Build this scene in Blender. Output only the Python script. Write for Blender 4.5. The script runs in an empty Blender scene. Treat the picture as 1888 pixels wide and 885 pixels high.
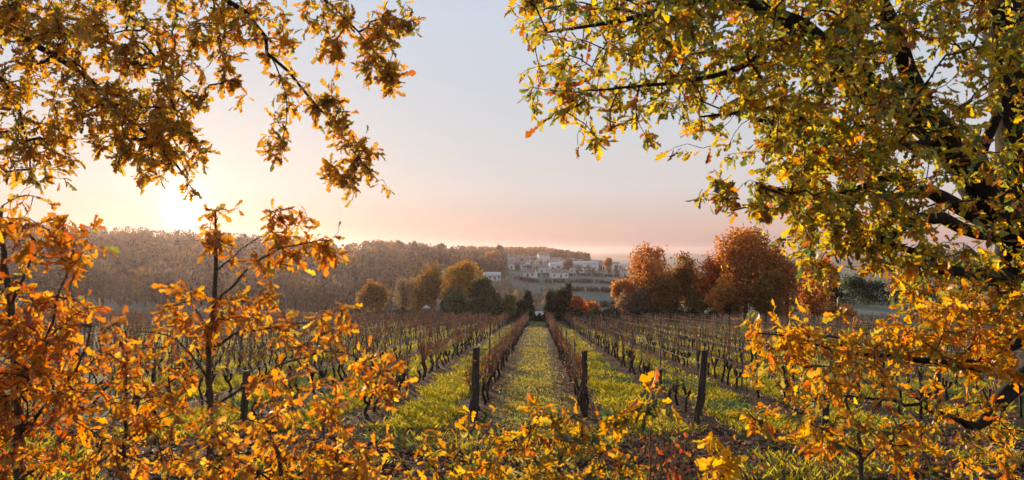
import bpy, math, random
import numpy as np
from mathutils import Vector, Matrix, noise as mnoise

random.seed(7)
rng = np.random.default_rng(7)
SC = bpy.context.scene
COL = SC.collection
R = math.radians

# ------------------------------------------------------------------ camera
F = 1468.0                                   # focal length in photograph pixels (1888 wide)
CAM = np.array([0.0, 0.0, 2.35])
YAW, PITCH = math.atan(49 / F), math.atan(22.5 / F)
FWD = np.array([-math.sin(YAW) * math.cos(PITCH), math.cos(YAW) * math.cos(PITCH), math.sin(PITCH)])
RGT = np.array([math.cos(YAW), math.sin(YAW), 0.0])
UPV = np.cross(RGT, FWD)
cam = bpy.data.cameras.new('camera')
cam.sensor_width = 36.0
cam.lens = F / 1888 * 36
cam.clip_start = 0.1
cam.clip_end = 30000
cam.dof.use_dof = True
cam.dof.focus_distance = 26
cam.dof.aperture_fstop = 3.2
cam_o = bpy.data.objects.new('camera', cam)
COL.objects.link(cam_o)
cam_o.location = CAM
cam_o.rotation_euler = (math.pi / 2 + PITCH, 0, YAW)
SC.camera = cam_o

# ------------------------------------------------------------------ sky, sun, exposure
def P(px, py, d):
    """point at photograph position (px, py) and depth d metres"""
    return CAM + d * (FWD + (px - 944) / F * RGT + (442.5 - py) / F * UPV)

SUNV = P(342, 383, 1.0) - CAM
SUNV = SUNV / np.linalg.norm(SUNV)
SUN_EL = math.asin(SUNV[2])
SUN_AZ = math.atan2(SUNV[0], SUNV[1])        # clockwise from +Y
LAMP_EL = SUN_EL + R(1.6)
LAMPV = np.array([math.sin(SUN_AZ) * math.cos(LAMP_EL), math.cos(SUN_AZ) * math.cos(LAMP_EL), math.sin(LAMP_EL)])

world = bpy.data.worlds.new('World')
SC.world = world
world.use_nodes = True
wn, wl = world.node_tree.nodes, world.node_tree.links
wn.clear()
w_out = wn.new('ShaderNodeOutputWorld')
w_bg = wn.new('ShaderNodeBackground')
wl.new(w_bg.outputs[0], w_out.inputs[0])
w_tc = wn.new('ShaderNodeTexCoord')
w_sky = wn.new('ShaderNodeTexSky')
w_sky.sky_type = 'NISHITA'
w_sky.sun_disc = False
w_sky.sun_elevation = LAMP_EL
w_sky.sun_rotation = SUN_AZ
w_sky.air_density = 1.0
w_sky.dust_density = 2.0
SKY_STRENGTH = 0.005
w_s1 = wn.new('ShaderNodeVectorMath'); w_s1.operation = 'SCALE'; w_s1.inputs[3].default_value = SKY_STRENGTH
wl.new(w_sky.outputs[0], w_s1.inputs[0])
# thin evening veil: colour by elevation
w_sep = wn.new('ShaderNodeSeparateXYZ')
wl.new(w_tc.outputs['Generated'], w_sep.inputs[0])
w_mr = wn.new('ShaderNodeMapRange')
w_mr.inputs[1].default_value = -0.02; w_mr.inputs[2].default_value = 1.0
wl.new(w_sep.outputs[2], w_mr.inputs[0])
w_ramp = wn.new('ShaderNodeValToRGB')
ramp = [(0.0, (0.42, 0.32, 0.34)), (0.02, (0.46, 0.33, 0.34)), (0.034, (0.63, 0.425, 0.385)), (0.048, (0.745, 0.515, 0.445)), (0.066, (0.73, 0.575, 0.53)),
        (0.096, (0.745, 0.685, 0.675)), (0.16, (0.69, 0.70, 0.735)), (0.225, (0.65, 0.69, 0.77)), (0.30, (0.64, 0.705, 0.82)),
        (0.45, (0.48, 0.55, 0.67)), (0.65, (0.36, 0.44, 0.57)), (1.0, (0.26, 0.33, 0.46))]
cr = w_ramp.color_ramp
for i, (p, c) in enumerate(ramp):
    e = cr.elements[i] if i < 2 else cr.elements.new(p)
    e.position = p
    e.color = (*c, 1)
wl.new(w_mr.outputs[0], w_ramp.inputs[0])
# glow of the sun itself and the air around it
w_dot = wn.new('ShaderNodeVectorMath'); w_dot.operation = 'DOT_PRODUCT'
w_nrm = wn.new('ShaderNodeVectorMath'); w_nrm.operation = 'NORMALIZE'
wl.new(w_tc.outputs['Generated'], w_nrm.inputs[0])
wl.new(w_nrm.outputs[0], w_dot.inputs[0])
w_dot.inputs[1].default_value = tuple(SUNV)
def wmath(op, a, b=None):
    n = wn.new('ShaderNodeMath'); n.operation = op
    for i, v in enumerate((a, b)):
        if v is None: continue
        if isinstance(v, (int, float)): n.inputs[i].default_value = v
        else: wl.new(v, n.inputs[i])
    return n.outputs[0]
w_ang = wmath('ARCCOSINE', wmath('MINIMUM', w_dot.outputs['Value'], 0.9999999))
def glow(width, amp, col):
    g = wmath('MULTIPLY', wmath('EXPONENT', wmath('MULTIPLY', wmath('POWER', wmath('DIVIDE', w_ang, R(width)), 1.15), -1.0)), amp)
    s = wn.new('ShaderNodeVectorMath'); s.operation = 'SCALE'
    s.inputs[0].default_value = col
    wl.new(g, s.inputs[3])
    return s.outputs[0]
def wadd(a, b):
    n = wn.new('ShaderNodeVectorMath'); n.operation = 'ADD'
    wl.new(a, n.inputs[0]); wl.new(b, n.inputs[1])
    return n.outputs[0]
w_sum = wadd(w_s1.outputs[0], w_ramp.outputs[0])
w_sum = wadd(w_sum, glow(0.40, 24.0, (1.0, 0.90, 0.74)))
w_sum = wadd(w_sum, glow(2.0, 0.35, (1.0, 0.76, 0.66)))
w_sum = wadd(w_sum, glow(11.0, 0.05, (1.0, 0.82, 0.76)))
wl.new(w_sum, w_bg.inputs[0])
w_bg.inputs[1].default_value = 0.56

sun = bpy.data.lights.new('sun', 'SUN')
sun.energy = 5.0
sun.angle = R(0.6)
sun.color = (1.0, 0.73, 0.44)
sun_o = bpy.data.objects.new('sun', sun)
COL.objects.link(sun_o)
sun_o.rotation_euler = (-Vector(LAMPV)).to_track_quat('-Z', 'Y').to_euler()

SC.view_settings.view_transform = 'Standard'
SC.view_settings.look = 'None'
SC.view_settings.exposure = 0.72
SC.view_settings.gamma = 1.0
SC.render.engine = 'CYCLES'
cy = SC.cycles
cy.use_denoising = True
cy.max_bounces = 6
cy.diffuse_bounces = 3
cy.glossy_bounces = 2
cy.transmission_bounces = 4
cy.volume_bounces = 1
cy.transparent_max_bounces = 4
cy.sample_clamp_indirect = 6.0
cy.caustics_reflective = cy.caustics_refractive = False

# ------------------------------------------------------------------ helpers
def link(o, parent=None):
    COL.objects.link(o)
    if parent is not None: o.parent = parent
    return o
def tag(o, label=None, cat=None, group=None, kind=None):
    if label: o['label'] = label
    if cat: o['category'] = cat
    if group: o['group'] = group
    if kind: o['kind'] = kind
    return o
def empty(name, loc, label=None, cat=None, group=None):
    o = bpy.data.objects.new(name, None)
    o.empty_display_size = 0.2
    o.location = loc
    link(o)
    return tag(o, label, cat, group)

def np_mesh(name, verts, faces, mats=(), mat_idx=None, colors=None, smooth=False):
    """verts (N,3), faces (M,3|4) numpy, or list of such arrays (tris and quads)"""
    verts = np.asarray(verts, dtype=np.float32)
    fl = faces if isinstance(faces, list) else [faces]
    fl = [np.asarray(f, dtype=np.int32) for f in fl if len(f)]
    me = bpy.data.meshes.new(name)
    me.vertices.add(len(verts))
    me.vertices.foreach_set('co', verts.ravel())
    loops = np.concatenate([f.ravel() for f in fl])
    sizes = np.concatenate([np.full(len(f), f.shape[1], dtype=np.int32) for f in fl])
    starts = np.concatenate([[0], np.cumsum(sizes)[:-1]]).astype(np.int32)
    me.loops.add(len(loops))
    me.loops.foreach_set('vertex_index', loops)
    me.polygons.add(len(sizes))
    me.polygons.foreach_set('loop_start', starts)
    me.polygons.foreach_set('loop_total', sizes)
    for m in mats: me.materials.append(m)
    if mat_idx is not None: me.polygons.foreach_set('material_index', np.asarray(mat_idx, dtype=np.int32))
    if smooth: me.polygons.foreach_set('use_smooth', np.ones(len(sizes), dtype=bool))
    if colors is not None:
        a = me.color_attributes.new('Col', 'FLOAT_COLOR', 'POINT')
        c = np.ones((len(verts), 4), dtype=np.float32)
        c[:, :3] = colors
        a.data.foreach_set('color', c.ravel())
    me.update(calc_edges=True)
    me.validate()
    return me

class MB:
    """collects tubes, boxes and polygons into one mesh"""
    def __init__(s): s.v = []; s.f = []; s.m = []
    def tube(s, pts, radii, sides=6, cap=True, m=0, rough=0.0):
        pts = [Vector(p) for p in pts]
        n0 = len(s.v)
        up = None
        for i, p in enumerate(pts):
            a = pts[min(i + 1, len(pts) - 1)] - pts[max(i - 1, 0)]
            if a.length < 1e-9: a = Vector((0, 0, 1))
            a.normalize()
            if up is None: up = a.orthogonal().normalized()
            up = (up - a * up.dot(a))
            if up.length < 1e-6: up = a.orthogonal()
            up.normalize()
            b = a.cross(up)
            for k in range(sides):
                t = 2 * math.pi * k / sides
                r = radii[i] * (1 + rough * (random.random() - .5))
                q = p + (up * math.cos(t) + b * math.sin(t)) * r
                s.v.append((q.x, q.y, q.z))
        for i in range(len(pts) - 1):
            for k in range(sides):
                a0 = n0 + i * sides + k; a1 = n0 + i * sides + (k + 1) % sides
                s.f.append((a0, a1, a1 + sides, a0 + sides)); s.m.append(m)
        if cap and sides >= 3:
            e = n0 + (len(pts) - 1) * sides
            s.f.append(tuple(range(e, e + sides))); s.m.append(m)
            s.f.append(tuple(range(n0 + sides - 1, n0 - 1, -1))); s.m.append(m)
    def box(s, x0, x1, y0, y1, z0, z1, m=0):
        n = len(s.v)
        s.v += [(x, y, z) for z in (z0, z1) for y in (y0, y1) for x in (x0, x1)]
        for f in ((0, 2, 3, 1), (4, 5, 7, 6), (0, 1, 5, 4), (2, 6, 7, 3), (0, 4, 6, 2), (1, 3, 7, 5)):
            s.f.append(tuple(n + i for i in f)); s.m.append(m)
    def poly(s, vs, fs, m=0):
        n = len(s.v)
        s.v += [tuple(v) for v in vs]
        for f in fs:
            s.f.append(tuple(n + i for i in f)); s.m.append(m)
    def mesh(s, name, mats, smooth=False):
        me = bpy.data.meshes.new(name)
        me.from_pydata(s.v, [], s.f)
        for m in (mats if isinstance(mats, (list, tuple)) else [mats]): me.materials.append(m)
        me.polygons.foreach_set('material_index', s.m)
        if smooth: me.polygons.foreach_set('use_smooth', [True] * len(s.f))
        me.update()
        return me
    def build(s, name, mats, parent=None, smooth=False):
        return link(bpy.data.objects.new(name, s.mesh(name, mats, smooth)), parent)

def spline(pts, step):
    """Catmull-Rom resampling of (x,y,z[,r]) rows"""
    pts = np.asarray(pts, float)
    if len(pts) < 3:
        n = max(2, int(np.linalg.norm(pts[1, :3] - pts[0, :3]) / step) + 1)
        return np.array([pts[0] + (pts[1] - pts[0]) * t for t in np.linspace(0, 1, n)])
    q = np.vstack([2 * pts[0] - pts[1], pts, 2 * pts[-1] - pts[-2]])
    out = []
    for i in range(1, len(q) - 2):
        n = max(1, int(np.linalg.norm(q[i + 1, :3] - q[i, :3]) / step))
        for t in np.arange(n) / n:
            out.append(0.5 * (2 * q[i] + (q[i + 1] - q[i - 1]) * t + (2 * q[i - 1] - 5 * q[i] + 4 * q[i + 1] - q[i + 2]) * t * t
                              + (3 * q[i] - q[i - 1] - 3 * q[i + 1] + q[i + 2]) * t ** 3))
    out.append(pts[-1])
    return np.array(out)

# ------------------------------------------------------------------ materials
def new_mat(name):
    m = bpy.data.materials.new(name)
    m.use_nodes = True
    nt = m.node_tree
    nt.nodes.clear()
    out = nt.nodes.new('ShaderNodeOutputMaterial')
    return m, nt, out
def N(nt, t, **kw):
    n = nt.nodes.new(t)
    for k, v in kw.items(): setattr(n, k, v)
    return n
def noise_fac(nt, scale, detail=4, vec=None, rough=0.6):
    n = N(nt, 'ShaderNodeTexNoise')
    n.inputs['Scale'].default_value = scale
    n.inputs['Detail'].default_value = detail
    n.inputs['Roughness'].default_value = rough
    if vec is not None: nt.links.new(vec, n.inputs['Vector'])
    return n.outputs['Fac']
def mixc(nt, fac, a, b, mode='MIX'):
    n = N(nt, 'ShaderNodeMix', data_type='RGBA', blend_type=mode)
    for sock, v in ((n.inputs[0], fac), (n.inputs[6], a), (n.inputs[7], b)):
        if isinstance(v, (int, float)): sock.default_value = v
        elif isinstance(v, tuple): sock.default_value = (*v[:3], 1)
        else: nt.links.new(v, sock)
    return n.outputs[2]
def mapr(nt, v, a, b, c=0.0, d=1.0, smooth=False):
    n = N(nt, 'ShaderNodeMapRange')
    if smooth: n.interpolation_type = 'SMOOTHSTEP'
    nt.links.new(v, n.inputs[0])
    for i, x in enumerate((a, b, c, d)): n.inputs[i + 1].default_value = x
    return n.outputs[0]
def math_(nt, op, a, b=None):
    n = N(nt, 'ShaderNodeMath', operation=op)
    for i, v in enumerate((a, b)):
        if v is None: continue
        if isinstance(v, (int, float)): n.inputs[i].default_value = v
        else: nt.links.new(v, n.inputs[i])
    return n.outputs[0]

def leaf_mat(name, src, trans=0.5, gloss=0.05, scale=60, lo=0.65, hi=1.3, spots=False):
    m, nt, out = new_mat(name)
    if src == 'object':
        col = N(nt, 'ShaderNodeObjectInfo').outputs['Color']
    else:
        col = N(nt, 'ShaderNodeAttribute', attribute_name='Col').outputs['Color']
    geo = N(nt, 'ShaderNodeNewGeometry')
    f = noise_fac(nt, scale, 3, geo.outputs['Position'])
    hs = N(nt, 'ShaderNodeHueSaturation')
    nt.links.new(col, hs.inputs['Color'])
    nt.links.new(mapr(nt, f, 0.3, 0.7, lo, hi), hs.inputs['Value'])
    c = hs.outputs[0]
    if spots:
        f2 = noise_fac(nt, 34, 2, geo.outputs['Position'])
        c = mixc(nt, mapr(nt, f2, 0.58, 0.68, 0, 0.5), c, (0.16, 0.065, 0.025))
    d = N(nt, 'ShaderNodeBsdfDiffuse'); nt.links.new(c, d.inputs[0])
    t = N(nt, 'ShaderNodeBsdfTranslucent')
    sat = N(nt, 'ShaderNodeHueSaturation'); sat.inputs['Saturation'].default_value = 1.08; sat.inputs['Value'].default_value = 1.5
    nt.links.new(c, sat.inputs['Color']); nt.links.new(sat.outputs[0], t.inputs[0])
    mx = N(nt, 'ShaderNodeMixShader'); mx.inputs[0].default_value = trans
    nt.links.new(d.outputs[0], mx.inputs[1]); nt.links.new(t.outputs[0], mx.inputs[2])
    if gloss:
        g = N(nt, 'ShaderNodeBsdfGlossy'); g.inputs['Roughness'].default_value = 0.45
        g.inputs[0].default_value = (1, 1, 1, 1)
        m2 = N(nt, 'ShaderNodeMixShader'); m2.inputs[0].default_value = gloss
        nt.links.new(mx.outputs[0], m2.inputs[1]); nt.links.new(g.outputs[0], m2.inputs[2])
        mx = m2
    nt.links.new(mx.outputs[0], out.inputs[0])
    return m

def plain(name, c1, c2, scale=8, rough=0.85, bump=0.3, bscale=None, stretch=None, detail=5, spec=0.2):
    m, nt, out = new_mat(name)
    tc = N(nt, 'ShaderNodeTexCoord')
    vec = tc.outputs['Object']
    if stretch:
        mp = N(nt, 'ShaderNodeMapping'); mp.inputs['Scale'].default_value = stretch
        nt.links.new(vec, mp.inputs[0]); vec = mp.outputs[0]
    f = noise_fac(nt, scale, detail, vec)
    b = N(nt, 'ShaderNodeBsdfPrincipled')
    nt.links.new(mixc(nt, mapr(nt, f, 0.32, 0.68), c1, c2), b.inputs['Base Color'])
    b.inputs['Roughness'].default_value = rough
    b.inputs['Specular IOR Level'].default_value = spec
    if bump:
        bm = N(nt, 'ShaderNodeBump'); bm.inputs['Strength'].default_value = bump; bm.inputs['Distance'].default_value = 0.03
        nt.links.new(noise_fac(nt, bscale or scale * 2, 4, vec), bm.inputs['Height'])
        nt.links.new(bm.outputs[0], b.inputs['Normal'])
    nt.links.new(b.outputs[0], out.inputs[0])
    return m

M_leaf_obj = leaf_mat('leaf_single', 'object', 0.6, 0.035, spots=True)
M_leaf = leaf_mat('leaf_mass', 'attr', 0.6, 0.035, spots=True)
M_far_leaf = leaf_mat('far_leaf', 'attr', 0.5, 0.0, 2)
M_grass = leaf_mat('grass_blade', 'attr', 0.6, 0.02, 20)
M_litter = leaf_mat('dry_leaf', 'attr', 0.25, 0.04, 30)
M_bark = plain('oak_bark', (0.012, 0.010, 0.008), (0.036, 0.030, 0.024), 9, 0.9, 1.0, 22, (1, 1, 0.35))
M_twig = plain('twig_bark', (0.03, 0.018, 0.012), (0.085, 0.055, 0.035), 30, 0.8, 0.2)
M_sap = plain('sapling_bark', (0.05, 0.035, 0.024), (0.12, 0.09, 0.065), 40, 0.8, 0.4, 60, (1, 1, 0.3))
M_vine = plain('vine_bark', (0.018, 0.012, 0.009), (0.075, 0.048, 0.034), 25, 0.95, 1.0, 50, (1, 1, 0.3))
M_cane = plain('vine_cane', (0.10, 0.045, 0.03), (0.24, 0.115, 0.07), 12, 0.7, 0.0)
M_post = plain('old_post_wood', (0.035, 0.026, 0.02), (0.10, 0.078, 0.06), 18, 0.9, 0.8, 40, (1, 1, 0.12))
M_stake = plain('grey_stake_wood', (0.10, 0.085, 0.072), (0.23, 0.20, 0.175), 20, 0.85, 0.4, 40, (1, 1, 0.15))
M_wire = plain('galvanised_wire', (0.30, 0.24, 0.20), (0.45, 0.38, 0.32), 3, 0.45, 0.0, spec=0.5)
M_plaster = plain('white_render', (0.70, 0.69, 0.67), (0.82, 0.81, 0.79), 0.8, 0.9, 0.1)
M_tile = plain('roof_tile', (0.24, 0.16, 0.13), (0.36, 0.28, 0.25), 1.5, 0.9, 0.3)
M_frost_roof = plain('frosted_roof', (0.50, 0.52, 0.56), (0.66, 0.68, 0.72), 1.5, 0.8, 0.2)
M_shutter = plain('dark_opening', (0.04, 0.045, 0.05), (0.08, 0.085, 0.09), 2, 0.3, 0.0, spec=0.5)
M_door = plain('door_wood', (0.10, 0.07, 0.05), (0.16, 0.11, 0.08), 3, 0.7, 0.1)
M_frame = plain('window_frame', (0.6, 0.6, 0.58), (0.7, 0.7, 0.68), 3, 0.6, 0.0)
M_hillwood = leaf_mat('bare_wood', 'attr', 0.5, 0.0, 0.05, 0.85, 1.15)
M_stone = plain('pale_stone', (0.16, 0.14, 0.12), (0.36, 0.33, 0.30), 30, 0.9, 0.3)
M_weed = plain('dry_stem', (0.12, 0.06, 0.035), (0.26, 0.15, 0.09), 20, 0.85, 0.0)

# ------------------------------------------------------------------ terrain
SLOPE = 0.0633
ROW_X0, ROW_DX = -1.27, 2.2                  # row k stands at x = ROW_X0 + k * ROW_DX; the central aisle lies between rows 0 and 1
FIELD_Y0, FIELD_Y1 = 15.4, 96.0
T_T = np.array([-0.65, -0.3, -0.1, 0.0, 0.06, 0.1, 0.2, 0.6])
T_Y = np.array([100, 125, 150, 200, 300, 400, 600, 800, 1000, 1400, 2600, 4500.])
T_Z = np.array([
    [-6.3, -8.0, -9.5, -8, 1, 8.0, 8, 0, -10, -20, -24, -5],
    [-6.3, -8.0, -10, -13, -6, 0.5, 4, 0, -10, -20, -24, -5],
    [-6.3, -9.0, -12, -19, -17, -10, -3, -2, -5, -20, -24, -5],
    [-6.3, -9.5, -13, -22, -22, -17, -11, -5, -2, -15, -24, -5],
    [-6.3, -9.5, -13, -22, -22, -17, -11, -9, -10, -25, -24, -5],
    [-6.3, -9.0, -12, -21, -22, -18, -12, -14, -20, -28, -24, -5],
    [-6.3, -6.4, -7, -9.0, -14, -20, -22, -25, -28, -30, -24, -5],
    [-6.3, -6.3, -6.5, -8, -10, -15, -20, -25, -28, -30, -24, -5]])
def sstep(a, b, x):
    t = np.clip((x - a) / (b - a), 0, 1)
    return t * t * (3 - 2 * t)
def H(x, y):
    x = np.asarray(x, float); y = np.asarray(y, float)
    shape = np.broadcast(x, y).shape
    x = np.broadcast_to(x, shape).ravel(); y = np.broadcast_to(y, shape).ravel()
    near = -SLOPE * np.clip(y, 0, 100) + 0.75 * sstep(7.5, 0, y)
    yy = np.clip(y, 100, 4500)
    t = np.clip(x / yy, T_T[0], T_T[-1])
    it = np.clip(np.searchsorted(T_T, t) - 1, 0, len(T_T) - 2)
    ft = (t - T_T[it]) / (T_T[it + 1] - T_T[it])
    iy = np.clip(np.searchsorted(T_Y, yy) - 1, 0, len(T_Y) - 2)
    fy = (yy - T_Y[iy]) / (T_Y[iy + 1] - T_Y[iy])
    far = (T_Z[it, iy] * (1 - ft) * (1 - fy) + T_Z[it + 1, iy] * ft * (1 - fy) + T_Z[it, iy + 1] * (1 - ft) * fy + T_Z[it + 1, iy + 1] * ft * fy)
    z = np.where(y > 100, far, near)
    return z.reshape(shape) if shape else float(z[0])
def Hs(x, y): return float(H(x, y))
def row_x(k): return ROW_X0 + k * ROW_DX

xs = np.concatenate([[-4500, -3800, -3000, -2000, -1400, -1000, -750, -600], np.arange(-500, -100, 12.0), np.arange(-100, -11, 1.6),
                     np.arange(-11, 11, 0.2), np.arange(11, 100, 1.6), np.arange(100, 500, 12.0), [500, 600, 750, 1000, 1400, 2000, 3000, 3800, 4500]])
ys = np.concatenate([[-400, -150, -60, -25, -10, -4], np.arange(0, 8, 0.6), np.arange(8, 19, 0.17), np.arange(19, 40, 0.7), np.arange(40, 130, 2.5),
                     np.arange(130, 500, 12), np.arange(500, 1500, 40), [1600, 2000, 2600, 3200, 3800, 4500]])
GX, GY = np.meshgrid(xs, ys)
GZ = H(GX, GY)
rowd = np.abs(((GX - ROW_X0) / ROW_DX + 0.5) % 1.0 - 0.5) * ROW_DX
inf = (GY > 14.5) & (GY < 97)
GZ = GZ + np.where(inf & (GY < 45), 0.06 * np.exp(-(rowd / 0.3) ** 2), 0)
fz = np.zeros(GX.size)
gxr, gyr = GX.ravel(), GY.ravel()
for i in np.nonzero((np.abs(gxr) < 14) & (gyr > 0) & (gyr < 42))[0]:
    a = 0.10 if gyr[i] < 14.8 else 0.035
    fz[i] = a * mnoise.noise(Vector((gxr[i] * 1.1, gyr[i] * 1.1, 0))) + 0.6 * a * mnoise.noise(Vector((gxr[i] * 3.1, gyr[i] * 3.1, 5)))
GZ = GZ + fz.reshape(GZ.shape)
nx, ny = len(xs), len(ys)
idx = np.arange(nx * ny).reshape(ny, nx)
gf = np.stack([idx[:-1, :-1], idx[:-1, 1:], idx[1:, 1:], idx[1:, :-1]], -1).reshape(-1, 4)

def ground_material():
    m, nt, out = new_mat('vineyard_ground')
    geo = N(nt, 'ShaderNodeNewGeometry')
    pos = geo.outputs['Position']
    sp = N(nt, 'ShaderNodeSeparateXYZ'); nt.links.new(pos, sp.inputs[0])
    X, Y = sp.outputs[0], sp.outputs[1]
    n_s = noise_fac(nt, 9, 6, pos, 0.7); n_m = noise_fac(nt, 1.3, 5, pos); n_l = noise_fac(nt, 0.018, 4, pos); n_f = noise_fac(nt, 45, 4, pos, 0.7)
    wob = math_(nt, 'MULTIPLY', math_(nt, 'SUBTRACT', n_m, 0.5), 0.5)
    u = math_(nt, 'ADD', math_(nt, 'DIVIDE', math_(nt, 'SUBTRACT', math_(nt, 'ADD', X, wob), ROW_X0), ROW_DX), 0.5)
    dist = math_(nt, 'MULTIPLY', math_(nt, 'ABSOLUTE', math_(nt, 'SUBTRACT', math_(nt, 'FRACT', u), 0.5)), ROW_DX)
    soil = mixc(nt, mapr(nt, n_s, 0.35, 0.65), (0.030, 0.019, 0.012), (0.10, 0.062, 0.038))
    soil = mixc(nt, mapr(nt, n_f, 0.58, 0.72), soil, (0.22, 0.19, 0.17))
    grass = mixc(nt, mapr(nt, n_m, 0.3, 0.7), (0.05, 0.075, 0.018), (0.14, 0.13, 0.035))
    grass = mixc(nt, mapr(nt, n_s, 0.3, 0.7, 0, 0.5), grass, (0.16, 0.13, 0.06))
    field = mixc(nt, mapr(nt, dist, 0.36, 0.58, smooth=True), soil, grass)
    # wheel tracks of the middle aisle
    tx = math_(nt, 'ABSOLUTE', math_(nt, 'ADD', math_(nt, 'ADD', X, math_(nt, 'MULTIPLY', wob, 0.6)), 0.17))
    track = math_(nt, 'MULTIPLY', math_(nt, 'MULTIPLY', mapr(nt, tx, 0.5, 0.62, smooth=True), mapr(nt, tx, 0.84, 0.74, smooth=True)), mapr(nt, n_s, 0.3, 0.55))
    gravel = mixc(nt, mapr(nt, n_f, 0.4, 0.65), (0.055, 0.045, 0.04), (0.26, 0.22, 0.19))
    field = mixc(nt, math_(nt, 'MULTIPLY', track, 0.6), field, gravel)
    verge = mixc(nt, mapr(nt, n_s, 0.35, 0.7), (0.020, 0.013, 0.008), (0.062, 0.038, 0.023))
    verge = mixc(nt, mapr(nt, n_m, 0.55, 0.75), verge, (0.04, 0.055, 0.02))
    c = mixc(nt, mapr(nt, math_(nt, 'ADD', Y, wob), 13.6, 14.6, smooth=True), verge, field)
    far = mixc(nt, mapr(nt, n_l, 0.44, 0.56), (0.13, 0.17, 0.12), (0.21, 0.235, 0.19))
    far = mixc(nt, mapr(nt, noise_fac(nt, 0.3, 4, pos), 0.4, 0.7, 0, 0.5), far, (0.10, 0.12, 0.08))
    c = mixc(nt, mapr(nt, Y, 96.5, 98.0, smooth=True), c, far)
    plainc = mixc(nt, mapr(nt, noise_fac(nt, 0.004, 5, pos), 0.45, 0.6), (0.09, 0.10, 0.09), (0.22, 0.20, 0.17))
    c = mixc(nt, mapr(nt, Y, 1100, 1500), c, plainc)
    b = N(nt, 'ShaderNodeBsdfPrincipled')
    nt.links.new(c, b.inputs['Base Color'])
    b.inputs['Roughness'].default_value = 0.95
    b.inputs['Specular IOR Level'].default_value = 0.1
    bm = N(nt, 'ShaderNodeBump'); bm.inputs['Strength'].default_value = 0.8; bm.inputs['Distance'].default_value = 0.06
    nt.links.new(math_(nt, 'ADD', n_s, math_(nt, 'MULTIPLY', n_f, 0.5)), bm.inputs['Height'])
    nt.links.new(bm.outputs[0], b.inputs['Normal'])
    nt.links.new(b.outputs[0], out.inputs[0])
    return m
M_ground = ground_material()
ground = link(bpy.data.objects.new('ground', np_mesh('ground', np.stack([GX, GY, GZ], -1).reshape(-1, 3), gf, [M_ground], smooth=True)))
tag(ground, 'vineyard slope with grass alleys running into a hazy valley', kind='structure')

# ------------------------------------------------------------------ leaf templates
def leaf_template(fold, bend, asym, lobes):
    v, f = [], []
    for i, (s, w) in enumerate(lobes):
        zc = bend * s * s
        v += [(-w * (1 + asym), s, zc + fold * w), (0, s + 0.0, zc), (w * (1 - asym), s, zc + fold * w)]
    for i in range(len(lobes) - 1):
        a = i * 3
        f += [(a, a + 1, a + 4, a + 3), (a + 1, a + 2, a + 5, a + 4)]
    v = np.array(v, float)
    return v, np.array(f)
OAK = [(0, .010), (.27, .105), (.36, .055), (.50, .19), (.60, .09), (.76, .225), (.90, .13), (1.0, .02)]
OAK2 = [(0, .010), (.30, .09), (.39, .05), (.55, .195), (.66, .11), (.82, .20), (1.0, .03)]
TEMPL = [leaf_template(.45, -.22, .08, OAK), leaf_template(.7, .25, -.1, OAK2), leaf_template(-.4, -.5, .05, OAK), leaf_template(1.0, -.35, .15, OAK2)]
SMALL = [leaf_template(.4, -.2, .1, [(0, .02), (.3, .28), (.5, .18), (.75, .3), (1, .03)]), leaf_template(-.4, .2, -.1, [(0, .02), (.35, .3), (.7, .26), (1, .03)])]

SPRIG = [leaf_template(.45, -.15, .1, [(0, .13), (1, .27)]), leaf_template(-.5, .2, -.15, [(0, .28), (1, .12)])]

def frames(dirs, normals):
    y = dirs / (np.linalg.norm(dirs, axis=1, keepdims=True) + 1e-9)
    x = np.cross(y, normals)
    x /= (np.linalg.norm(x, axis=1, keepdims=True) + 1e-9)
    z = np.cross(x, y)
    return np.stack([x, y, z], -1)          # columns
def leaf_mesh(name, pos, fr, size, cols, mat, templ=TEMPL, tid=None):
    if tid is None: tid = rng.integers(0, len(templ), len(pos))
    V, Fc, C = [], [], []
    off = 0
    for t, (tv, tf) in enumerate(templ):
        s = np.nonzero(tid == t)[0]
        if not len(s): continue
        v = np.einsum('nij,mj->nmi', fr[s], tv) * size[s][:, None, None] + pos[s][:, None, :]
        n, m = v.shape[:2]
        V.append(v.reshape(-1, 3)); C.append(np.repeat(cols[s], m, axis=0))
        Fc.append((tf[None] + (np.arange(n) * m)[:, None, None]).reshape(-1, 4) + off)
        off += n * m
    return np_mesh(name, np.vstack(V), np.vstack(Fc), [mat], colors=np.vstack(C))
LEAF_MESHES = []
for i, (tv, tf) in enumerate(TEMPL): LEAF_MESHES.append(np_mesh('leaf', tv, tf, [M_leaf_obj]))

def pick_cols(palette, n, jitter=0.18):
    w = np.array([p[0] for p in palette], float); w /= w.sum()
    c = np.array([p[1] for p in palette], float)[rng.choice(len(palette), n, p=w)]
    return np.clip(c * (1 + rng.normal(0, jitter, (n, 1))) * (1 + rng.normal(0, 0.06, (n, 3))), 0.004, 0.85)
ORANGE = [(3, (.50, .22, .035)), (3, (.56, .29, .045)), (1.2, (.42, .14, .025)), (1.8, (.60, .37, .065)), (1, (.28, .11, .03)), (.7, (.20, .10, .045)), (.6, (.30, .25, .06))]
RUST = [(3, (.46, .17, .025)), (3, (.52, .25, .035)), (1.6, (.34, .09, .02)), (1.5, (.62, .32, .04)), (.6, (.24, .08, .03)), (.5, (.25, .22, .05))]
RIGHT = [(3.6, (.58, .41, .045)), (1.1, (.54, .26, .03)), (2.8, (.40, .34, .045)), (2.0, (.22, .25, .05)), (1.1, (.10, .15, .05)), (.8, (.36, .12, .02)), (.4, (.16, .06, .03))]
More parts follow.
